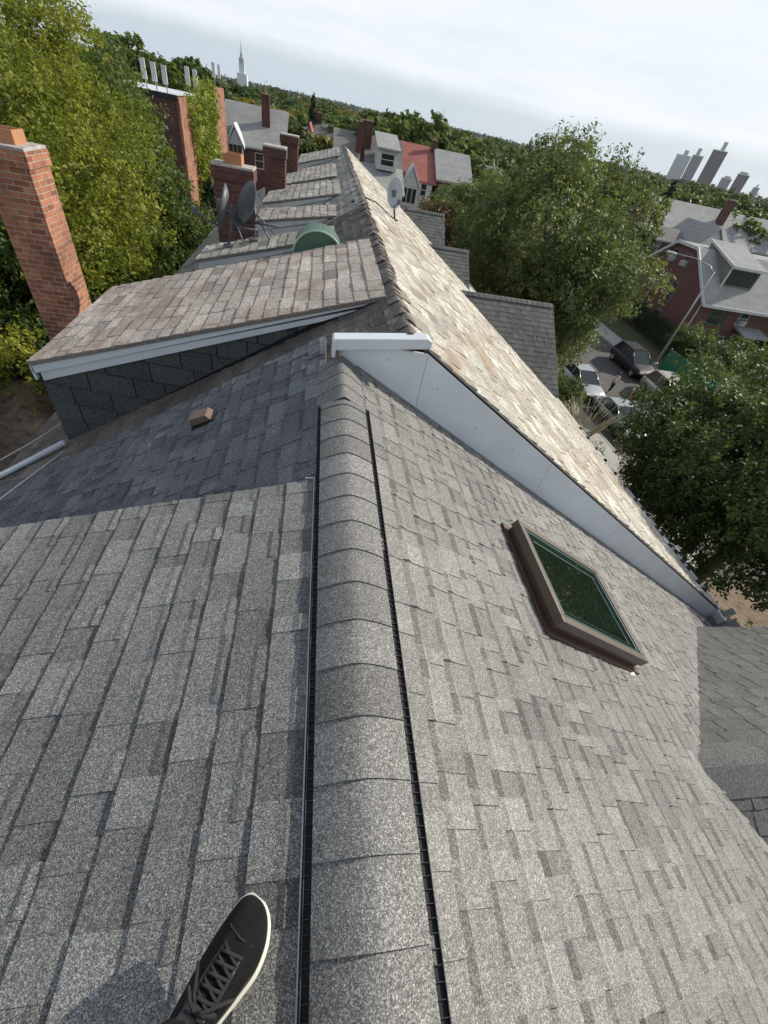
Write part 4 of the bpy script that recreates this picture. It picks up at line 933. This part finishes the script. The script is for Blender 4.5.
# ------------------------------------------------------------------ cars
def car(loc, rz, paintm, label, suv=False, L=4.6, W=1.8, rack=False):
    t = empty('parked_car', (0, 0, 0), label, 'car', 'cars parked along the kerbs')
    hb = .98 if suv else .86; ht = 1.72 if suv else 1.42; hw = W/2
    st = [(-L/2, .45, .70*hb, .80), (-L/2+.08, .32, .93*hb, .9), (-L/2+.5, .26, hb, .98), (-.9, .24, hb, 1), (.3, .24, hb, 1), (.95, .24, hb*.98, 1), (L/2-.55, .26, hb*.86, .98), (L/2-.12, .32, hb*.74, .9), (L/2, .42, hb*.55, .8)]
    rings = []
    for x, z0, z1, k in st:
        w = hw*k; rings.append([Vector((x, -w*.88, z0)), Vector((x, -w, z0+.14)), Vector((x, -w, z1-.16)), Vector((x, -w*.93, z1-.03)), Vector((x, -w*.7, z1)), Vector((x, w*.7, z1)), Vector((x, w*.93, z1-.03)), Vector((x, w, z1-.16)), Vector((x, w, z0+.14)), Vector((x, w*.88, z0))])
    m = MB(); m.loft(rings)
    xs = (-L/2+.25, -L/2+.75, .15, 1.05) if suv else (-L/2+.55, -L/2+1.25, .05, 1.0)
    def sec(x, z, w): return [Vector((x, -w, z)), Vector((x, w, z))]
    lo, hi = hb-.02, ht
    # roof panel and pillars
    m.prism([Vector((xs[1], -hw*.70, hi-.06)), Vector((xs[2], -hw*.70, hi-.06)), Vector((xs[2], hw*.70, hi-.06)), Vector((xs[1], hw*.70, hi-.06))], (0, 0, .05))
    for s in (-1, 1):
        for (xa, xb) in ((xs[0], xs[1]), (xs[3], xs[2]), ((xs[0]+xs[3])/2-.1, (xs[1]+xs[2])/2)):
            m.tube([Vector((xa, s*hw*.88, lo)), Vector((xb, s*hw*.70, hi-.04))], .035, 6)
    body = m.build('body', paintm, t, bevel=0)
    m = MB(); m.add([Vector((xs[0], -hw*.87, lo)), Vector((xs[3], -hw*.87, lo)), Vector((xs[3], hw*.87, lo)), Vector((xs[0], hw*.87, lo)), Vector((xs[1], -hw*.69, hi-.055)), Vector((xs[2], -hw*.69, hi-.055)), Vector((xs[2], hw*.69, hi-.055)), Vector((xs[1], hw*.69, hi-.055))],
        [(0, 1, 5, 4), (1, 2, 6, 5), (2, 3, 7, 6), (3, 0, 4, 7), (4, 5, 6, 7)]); m.build('windows', M['glass'], t)
    RY = Matrix.Rotation(rad(90), 3, 'X')
    for x in (-L/2+.85, L/2-.85):
        for s in (-1, 1):
            c = Vector((x, s*(hw-.09), .33)); m = MB(); m.lathe(c, [(.18, -.11), (.33, -.11), (.345, 0), (.33, .11), (.18, .11)], 18, M=RY); w = m.build('wheel', M['tyre'], t)
            m = MB(); m.lathe(c, [(0, -.115), (.2, -.113), (.2, .113), (0, .115)], 10, M=RY, smooth=False); m.build('rim', M['steel'], w)
    for s in (-1, 1):
        m = MB(); m.box((L/2-.10, s*hw*.68, .62*hb/.86), (.16, .34, .13)); m.build('headlight', M['lamp'], t, bevel=.03)
        m = MB(); m.box((-L/2+.04, s*hw*.70, .72*hb/.86), (.10, .26, .16)); m.build('tail_light', M['redlens'], t, bevel=.02)
        m = MB(); m.box((xs[3]-.25, s*(hw+.06), hb+.03), (.12, .16, .11)); m.build('mirror', paintm, t, bevel=.03)
        if rack: m = MB(); m.tube([(xs[1]+.1, s*hw*.62, hi), (xs[1]+.2, s*hw*.62, hi+.05), (xs[2]-.2, s*hw*.62, hi+.05), (xs[2]-.1, s*hw*.62, hi)], .02, 6); m.build('roof_rail', M['alu'], t)
    m = MB(); m.box((L/2-.02, 0, .42), (.08, hw*1.1, .16)); m.build('grille', M['gap'], t)
    t.location = loc; t.rotation_euler = (0, 0, rz); return t
D_ = rad(-90)
car((19.2, 26.6, GZ), D_, M['silver'], 'silver sedan parked nearest the big tree, on the near kerb', False)
car((19.55, 21.75, GZ), D_, M['sage'], 'pale grey sedan on the near kerb, nearest the roof edge', False)
car((26.2, 31.3, GZ), D_, M['blackcar'], 'black van-like car under the tree on the far kerb', True, 4.8, 1.9)
car((25.9, 25.9, GZ), D_, M['champagne'], 'champagne estate car with roof rails parked by the street lamp', True, 4.7, 1.85, True)
car((20.6, 15.6, GZ), D_, M['silver'], 'silver car mostly hidden under the dark tree at the right', False)

# pedestrians in the street
def walker(loc, h, top, legs, label, hat=None):
    t = empty('person', loc, label, 'person', None); s = h/1.7; o = Vector(loc); off = o
    q = lambda x, y, z: tuple(o+Vector((x, y, z))*s)
    J = [(q(0, 0, .92), (.13*s, .1*s)), (q(0, 0, 1.15), (.12*s, .09*s)), (q(0, 0, 1.38), (.15*s, .09*s)), (q(0, 0, 1.48), .05*s), (q(0, -.01, 1.62), (.085*s, .1*s)), (q(-.09, 0, .82), .08*s), (q(-.10, -.06, .45), .058*s), (q(-.10, .02, .07), .04*s), (q(-.10, -.1, .03), .035*s),
         (q(.09, 0, .82), .08*s), (q(.10, .08, .45), .058*s), (q(.10, .16, .08), .04*s), (q(.10, .05, .03), .035*s), (q(-.19, 0, 1.36), .05*s), (q(-.23, .05, 1.1), .04*s), (q(-.22, -.04, .86), .03*s), (q(.19, 0, 1.36), .05*s), (q(.23, -.05, 1.1), .04*s), (q(.22, -.14, .88), .03*s)]
    J = [(a, b if isinstance(b, tuple) else (b, b)) for a, b in J]
    skin_body('body', J, [(0, 1), (1, 2), (2, 3), (3, 4), (0, 5), (5, 6), (6, 7), (7, 8), (0, 9), (9, 10), (10, 11), (11, 12), (2, 13), (13, 14), (14, 15), (2, 16), (16, 17), (17, 18)], M['skin'], t, off, 1)
    G = lambda i, k: (J[i][0], (J[i][1][0]*k, J[i][1][1]*k))
    skin_body('top', [G(1, 1.2), G(2, 1.15), G(13, 1.3), G(14, 1.3), G(16, 1.3), G(17, 1.3), G(0, 1.2)], [(6, 0), (0, 1), (1, 2), (2, 3), (1, 4), (4, 5)], top, t, off, 1)
    skin_body('trousers', [G(0, 1.15), G(5, 1.2), G(6, 1.3), (J[7][0], (.055*s, .055*s)), G(9, 1.2), G(10, 1.3), (J[11][0], (.055*s, .055*s))], [(0, 1), (1, 2), (2, 3), (0, 4), (4, 5), (5, 6)], legs, t, off, 1)
    m = MB(); m.lathe(Vector(q(0, 0, 1.60)), [(0, .16*s), (.07*s, .14*s), (.105*s, .07*s), (.105*s, .0), (.16*s if hat else .1*s, -.01*s), (.1*s, -.02*s)], 12); m.build('hat' if hat else 'hair', hat or M['hair'], t)
    return t
walker((22.55, 25.4, GZ), 1.0, M['pink'], M['pink'], 'small child in pink with a white hat standing in the street', M['white'])
walker((21.6, 26.4, GZ), 1.6, M['shirt'], M['trouser'], 'adult in pale top and dark trousers behind the child in the street')

# ------------------------------------------------------------------ shrubs, hedge and garden plants
def shrub(loc, r, h, mat, label, n=3500, leaf=.05, seed=1, cat='shrub', group=None):
    rnd = random.Random(seed); t = empty('shrub', loc, label, cat, group)
    cl = [((rnd.uniform(-r, r)*.6, rnd.uniform(-r, r)*.6, h*rnd.uniform(.3, .75)), (r*.5, r*.5, h*.32)) for _ in range(9)]
    V, tn = cloud(cl, n, leaf, seed); link('foliage', leafmesh('foliage', V, tn), mat, t)
    m = MB()
    for _ in range(5):
        p = Vector(loc); m.tube([p, p+Vector((rnd.uniform(-r, r)*.5, rnd.uniform(-r, r)*.5, h*.6))], [.03, .012], 5)
    m.build('stem', M['bark'], t); return t
shrub((16.2, 23.6, GZ), 1.2, 2.2, M['leaf_green'], 'dark round shrub on the verge beside the silver sedan', 6000, .06, 1)
shrub((13.7, 20.2, GZ), 1.1, 1.8, M['leaf_yellow'], 'bright green shrub close against the sunny roof edge', 6000, .06, 2)
shrub((15.6, 20.6, GZ), .7, 1.1, M['leaf_red'], 'low reddish shrub between the green shrub and the parked car', 2500, .05, 3)
shrub((9.6, 3.6, -9.0+GZ*0), 1.0, 1.6, M['leaf_yellow'], 'leafy light green shrub below the foot of the white rake board', 5000, .06, 4)
shrub((13.8, 16.6, GZ), 1.3, 1.6, M['leaf_green'], 'green shrub below the tall grass by the roof edge', 6000, .06, 5)
tg = empty('ornamental_grass', (15.0, 18.6, GZ), 'tall pale ornamental grass stalks by the parked car', 'grass clump')
rnd = random.Random(5); m = MB()
for k in range(90):
    a = rnd.uniform(0, 6.28); q = rnd.uniform(.1, .5); l = rnd.uniform(1.6, 3.4); b = Vector((15.0+.3*math.cos(a)*q, 18.6+.3*math.sin(a)*q, GZ)); e_ = Vector((math.cos(a)*l*.42, math.sin(a)*l*.42, l*.9))
    m.tube([b, b+e_*.5+Vector((0, 0, l*.12)), b+e_], [.012, .011, .018], 4)
m.build('stalks', paint('dry_grass', (.42, .36, .22), .8, .2), tg)
shrub((32.2, 30.6, GZ), 1.7, 2.2, M['leaf_green'], 'shrub on the lawn right behind the green netting fence', 7000, .09, 31)
shrub((35.8, 33.0, GZ), 1.8, 2.4, M['leaf_dark'], 'dark shrub in front of the brick house front wall', 7000, .09, 32)
shrub((39.5, 35.6, GZ), 1.6, 2.2, M['leaf_green'], 'shrub below the porch canopy of the brick house', 7000, .09, 33)
hd = empty('hedge', (33.5, 36, GZ), 'dark green hedge along the foot of the brick gable', 'hedge'); 
V, tn = cloud([((x, y, 1.0), (.9, .9, .9)) for x, y in [(-.3+.1*i, -2.6+i*1.15) for i in range(12)]], 14000, .09, 7); link('foliage', leafmesh('foliage', V, tn), M['leaf_deep'], hd)
shrub((33.8, 35.2, GZ), 1.6, 3.2, M['leaf_green'], 'shrub between the lamp post and the corner of the brick house', 6000, .09, 8)
# rear garden wall of soil bank below the gable (right bottom corner)
m = MB(); g = [[Vector((7.7+9*i/20, -4+12*j/20, -9.2-.33*i*.45*.5-.25*math.sin(i*.9)*math.sin(j*.8)*.4)) for i in range(21)] for j in range(21)]
m.loft(g, cap=False, closed=False); tag(m.build('garden_bank', M['soil'], None, fix=False), kind='structure')

# ------------------------------------------------------------------ background trees
variants = []
def proto(mat, seed, name, kindlabel, shape='round', crz=.8):
    t = tree((0, 0, 0), 10, 4.2, 4.2, 6.6, 4.2*crz if shape == 'round' else 6.2, mat, kindlabel, 7000, .24, seed, 30, name, trunk=.22, shape=shape, group='trees of the wood along the skyline')
    return t
protos = [proto(M['leaf_dark'], 101, 'tree', 'dark green tree in the wood along the skyline'), proto(M['leaf_green'], 102, 'tree', 'mid green tree in the wood along the skyline', crz=1.0),
          proto(M['leaf_gold'], 103, 'tree', 'olive and gold tree in the wood along the skyline'), proto(M['leaf_maple'], 104, 'tree', 'light green tree in the wood along the skyline', crz=.95)]
used = [False]*4
def put(kind, az, r, top, k=1.0, label=None, grp=True, name=None):
    """top = tangent of the elevation of the tree top"""
    global used
    p = protos[kind]; h = (top*r-GZ)/10.6
    if not used[kind]: o = p; used[kind] = True
    else: o = copy_tree(p)
    x, y, z = pol(az, r); o.location = (x, y, z); o.scale = (h*k, h*k, h); o.rotation_euler = (0, 0, az*7 % 6.28)
    if label:
        o['label'] = label
        if 'group' in o: del o['group']
    return o
rnd = random.Random(77)
for (az, r, top, kd, k) in [(-8.8, 95, -.008, 2, 1.3), (-6.3, 90, -.012, 2, 1.2), (-4.0, 100, -.012, 2, 1.2), (-2.6, 70, -.03, 1, .7), (-3.6, 66, -.035, 3, .8), (0.6, 74, -.03, 2, .8), (-5.2, 120, -.006, 0, 1.2), (-10.6, 110, .0, 0, 1.3),
                            (5.8, 68, -.004, 1, .75), (8.0, 78, -.005, 1, .8), (9.4, 72, .004, 0, .8), (10.8, 70, .009, 1, .75), (12.4, 76, -.006, 0, .85), (14.2, 70, -.012, 1, .85), (16.2, 74, -.010, 0, .8), (18.4, 80, -.006, 0, .9), (20.8, 85, -.008, 1, .9), (23, 90, .0, 0, .9),
                            (2.2, 84, -.022, 3, .8), (3.8, 92, -.016, 1, .9), (13.2, 62, -.03, 3, .6), (16.0, 58, -.035, 3, .7), (34.0, 88, -.02, 0, .7), (38.3, 110, -.014, 1, 1.1), (40.5, 105, -.016, 0, 1.1), (42.6, 115, -.018, 1, 1.2), (44.6, 108, -.02, 3, 1.2), (47, 120, -.02, 0, 1.2), (41.6, 90, -.028, 1, .8), (43.8, 92, -.026, 0, .9), (36.8, 120, -.012, 1, 1)]:
    put(kd, az, r, top+.006, k*1.4)
for i in range(250):
    az = rnd.uniform(-24, 55); r = rnd.uniform(98 if az < 33 else 128, 330)
    if az > 33 or r > 110: pass
    put(rnd.choice((0, 0, 1, 1, 2, 3)), az, r, rnd.uniform(-.011, .0005) if r > 180 else rnd.uniform(-.020, -.009), rnd.uniform(1.3, 2.1))
# conifers
def conifer(loc, h, r, label, seed):
    rnd = random.Random(seed); t = empty('conifer', loc, label, 'conifer')
    cl = []
    for i in range(46):
        q = (i/46)**.9; z = h*(.12+.86*q); w = r*(1-q)*.9+.12; a = i*2.4; cl.append(((math.cos(a)*w*.6, math.sin(a)*w*.6, z), (w*.55+.1, w*.55+.1, h*.035+.08)))
    V, tn = cloud(cl, 9000, .13, seed); link('crown', leafmesh('crown', V, tn), M['needle'], t)
    m = MB(); m.tube([loc, Vector(loc)+Vector((0, 0, h*.98))], [.22, .03], 7); m.build('trunk', M['bark'], t)
conifer(pol(-1.3, 82), 12.4, 2.3, 'dark pointed conifer on the skyline above the small red roof', 1)
conifer(pol(34.9, 62), 12.0, 2.0, 'dark conifer in front of the pale tower blocks', 2)
conifer(pol(20.6, 150), 13.5, 3, 'small pointed conifer on the skyline left of the big green tree', 3)
conifer(pol(-11.75, 33.2), 7.6, 1.0, 'slim dark cypress against the ivy on the brick building', 4)
# far-off wood reading as one mass
r = np.random.default_rng(4); n = 700; az = np.radians(r.uniform(-60, 85, n)); rr_ = r.uniform(330, 2600, n)
zc = GZ+3+np.abs(r.normal(size=n))*1.5; cl = [((rr_[i]*math.sin(az[i]), rr_[i]*math.cos(az[i]), zc[i]), (14+rr_[i]*.02, 14+rr_[i]*.02, 5.2)) for i in range(n)]
V, tn = cloud(cl, 60000, 3.2, 11); tag(link('far_wood', leafmesh('far_wood', V, tn), M['wood_far'], None), kind='stuff')

# ------------------------------------------------------------------ haze, sky, sun, camera
SUN_EL, SUN_AZ = 30.5, 70.0         # azimuth measured from +Y towards +X
w = bpy.data.worlds.new('World'); sc.world = w; w.use_nodes = True; nt = w.node_tree; bg = nt.nodes['Background']; L = nt.links.new
sky = nt.nodes.new('ShaderNodeTexSky'); sky.sky_type = 'NISHITA'; sky.sun_disc = False; sky.sun_elevation = rad(SUN_EL); sky.sun_rotation = rad(SUN_AZ)
sky.air_density = 1.0; sky.dust_density = 1.2; sky.ozone_density = 1.0
tc = nt.nodes.new('ShaderNodeTexCoord'); sx = nt.nodes.new('ShaderNodeSeparateXYZ'); L(tc.outputs['Generated'], sx.inputs[0])
def wm(op, a, b=0., clamp=False):
    o = nt.nodes.new('ShaderNodeMath'); o.operation = op; o.use_clamp = clamp
    for s, v in ((o.inputs[0], a), (o.inputs[1], b)):
        if isinstance(v, (int, float)): s.default_value = v
        else: L(v, s)
    return o.outputs[0]
den = wm('MAXIMUM', wm('ADD', sx.outputs[2], .06), .02); cb = nt.nodes.new('ShaderNodeCombineXYZ'); L(wm('DIVIDE', sx.outputs[0], den), cb.inputs[0]); L(wm('DIVIDE', sx.outputs[1], den), cb.inputs[1])
def wn(scale, detail, vec=None, rough=.55):
    o = nt.nodes.new('ShaderNodeTexNoise'); L(vec or cb.outputs[0], o.inputs['Vector']); o.inputs['Scale'].default_value = scale; o.inputs['Detail'].default_value = detail; o.inputs['Roughness'].default_value = rough; return o.outputs['Fac']
n1_ = wn(.32, 7); n2_ = wn(1.1, 5)
cov = wm('ADD', wm('MULTIPLY', n1_, .75), wm('MULTIPLY', n2_, .25))
def wramp(f, st):
    o = nt.nodes.new('ShaderNodeValToRGB'); L(f, o.inputs[0]); o.color_ramp.elements[0].position = st[0][0]; o.color_ramp.elements[0].color = (*[st[0][1]]*3, 1); o.color_ramp.elements[1].position = st[1][0]; o.color_ramp.elements[1].color = (*[st[1][1]]*3, 1); return o.outputs[0]
cf = wm('MULTIPLY', wramp(cov, [(.36, .72), (.56, 1)]), wramp(sx.outputs[2], [(.32, 1), (.62, .15)]))
elev = wm('ADD', sx.outputs[2], wm('MULTIPLY', wm('SUBTRACT', wn(2.2, 4, tc.outputs['Generated']), .5), .05))
band = wramp(elev, [(.030, .18), (.052, 1)])
fac = wm('MULTIPLY', cf, band)
lowsky = nt.nodes.new('ShaderNodeMix'); lowsky.data_type = 'RGBA'; L(wramp(sx.outputs[2], [(.02, .9), (.25, .25)]), lowsky.inputs[0]); L(sky.outputs[0], lowsky.inputs[6]); lowsky.inputs[7].default_value = (5.9, 7.0, 7.9, 1)
mx = nt.nodes.new('ShaderNodeMix'); mx.data_type = 'RGBA'; L(fac, mx.inputs[0]); L(lowsky.outputs[2], mx.inputs[6])
CLOUD = (9.3, 9.8, 10.3)
mx.inputs[7].default_value = (*CLOUD, 1)
L(mx.outputs[2], bg.inputs[0]); bg.inputs[1].default_value = .1
sl = bpy.data.lights.new('sun', 'SUN'); sl.energy = 5.0; sl.angle = rad(.6); sl.color = (1, .93, .82)
so = bpy.data.objects.new('sun', sl); COL.objects.link(so)
sdir = Vector((math.sin(rad(SUN_AZ))*math.cos(rad(SUN_EL)), math.cos(rad(SUN_AZ))*math.cos(rad(SUN_EL)), math.sin(rad(SUN_EL))))
so.rotation_euler = sdir.to_track_quat('Z', 'Y').to_euler(); so.location = (0, 0, 30)

HAZE = 0.00006
if HAZE:
    m = MB(); m.span((-4200, -600, GZ-1.02), (4200, 4200, 75)); hz = m.build('haze', None, None)
    hm = bpy.data.materials.new('haze_air'); hm.use_nodes = True; h_ = hm.node_tree; h_.nodes.remove(h_.nodes['Principled BSDF'])
    pv = h_.nodes.new('ShaderNodeVolumePrincipled'); pv.inputs['Color'].default_value = (.82, .9, 1, 1); pv.inputs['Density'].default_value = HAZE; pv.inputs['Anisotropy'].default_value = .3
    h_.links.new(pv.outputs[0], h_.nodes['Material Output'].inputs['Volume']); hz.data.materials.append(hm); tag(hz, kind='stuff')

cam = bpy.data.cameras.new('camera'); co = bpy.data.objects.new('camera', cam); COL.objects.link(co); sc.camera = co
R3 = Matrix(((0.9823289527634211, 0.046666458563582966, 0.18125140056797875), (-0.09674518865449229, -0.702400877912064, 0.7051761306089199), (0.16021921556082838, -0.7102501308366619, -0.6854739634818946)))
Mx = Matrix.Identity(4)
for i in range(3):
    Mx[i][0] = R3[i][0]; Mx[i][1] = -R3[i][1]; Mx[i][2] = -R3[i][2]
co.matrix_world = Mx
cam.sensor_fit = 'HORIZONTAL'; cam.sensor_width = 36; cam.lens = 415/768*36; cam.clip_start = .02; cam.clip_end = 20000
sc.view_settings.view_transform = 'Standard'; sc.view_settings.look = 'None'; sc.view_settings.gamma = 1; sc.view_settings.use_curve_mapping = False
sc.view_settings.exposure = 0
sc.cycles.max_bounces = 6; sc.cycles.transparent_max_bounces = 8; sc.cycles.volume_bounces = 0
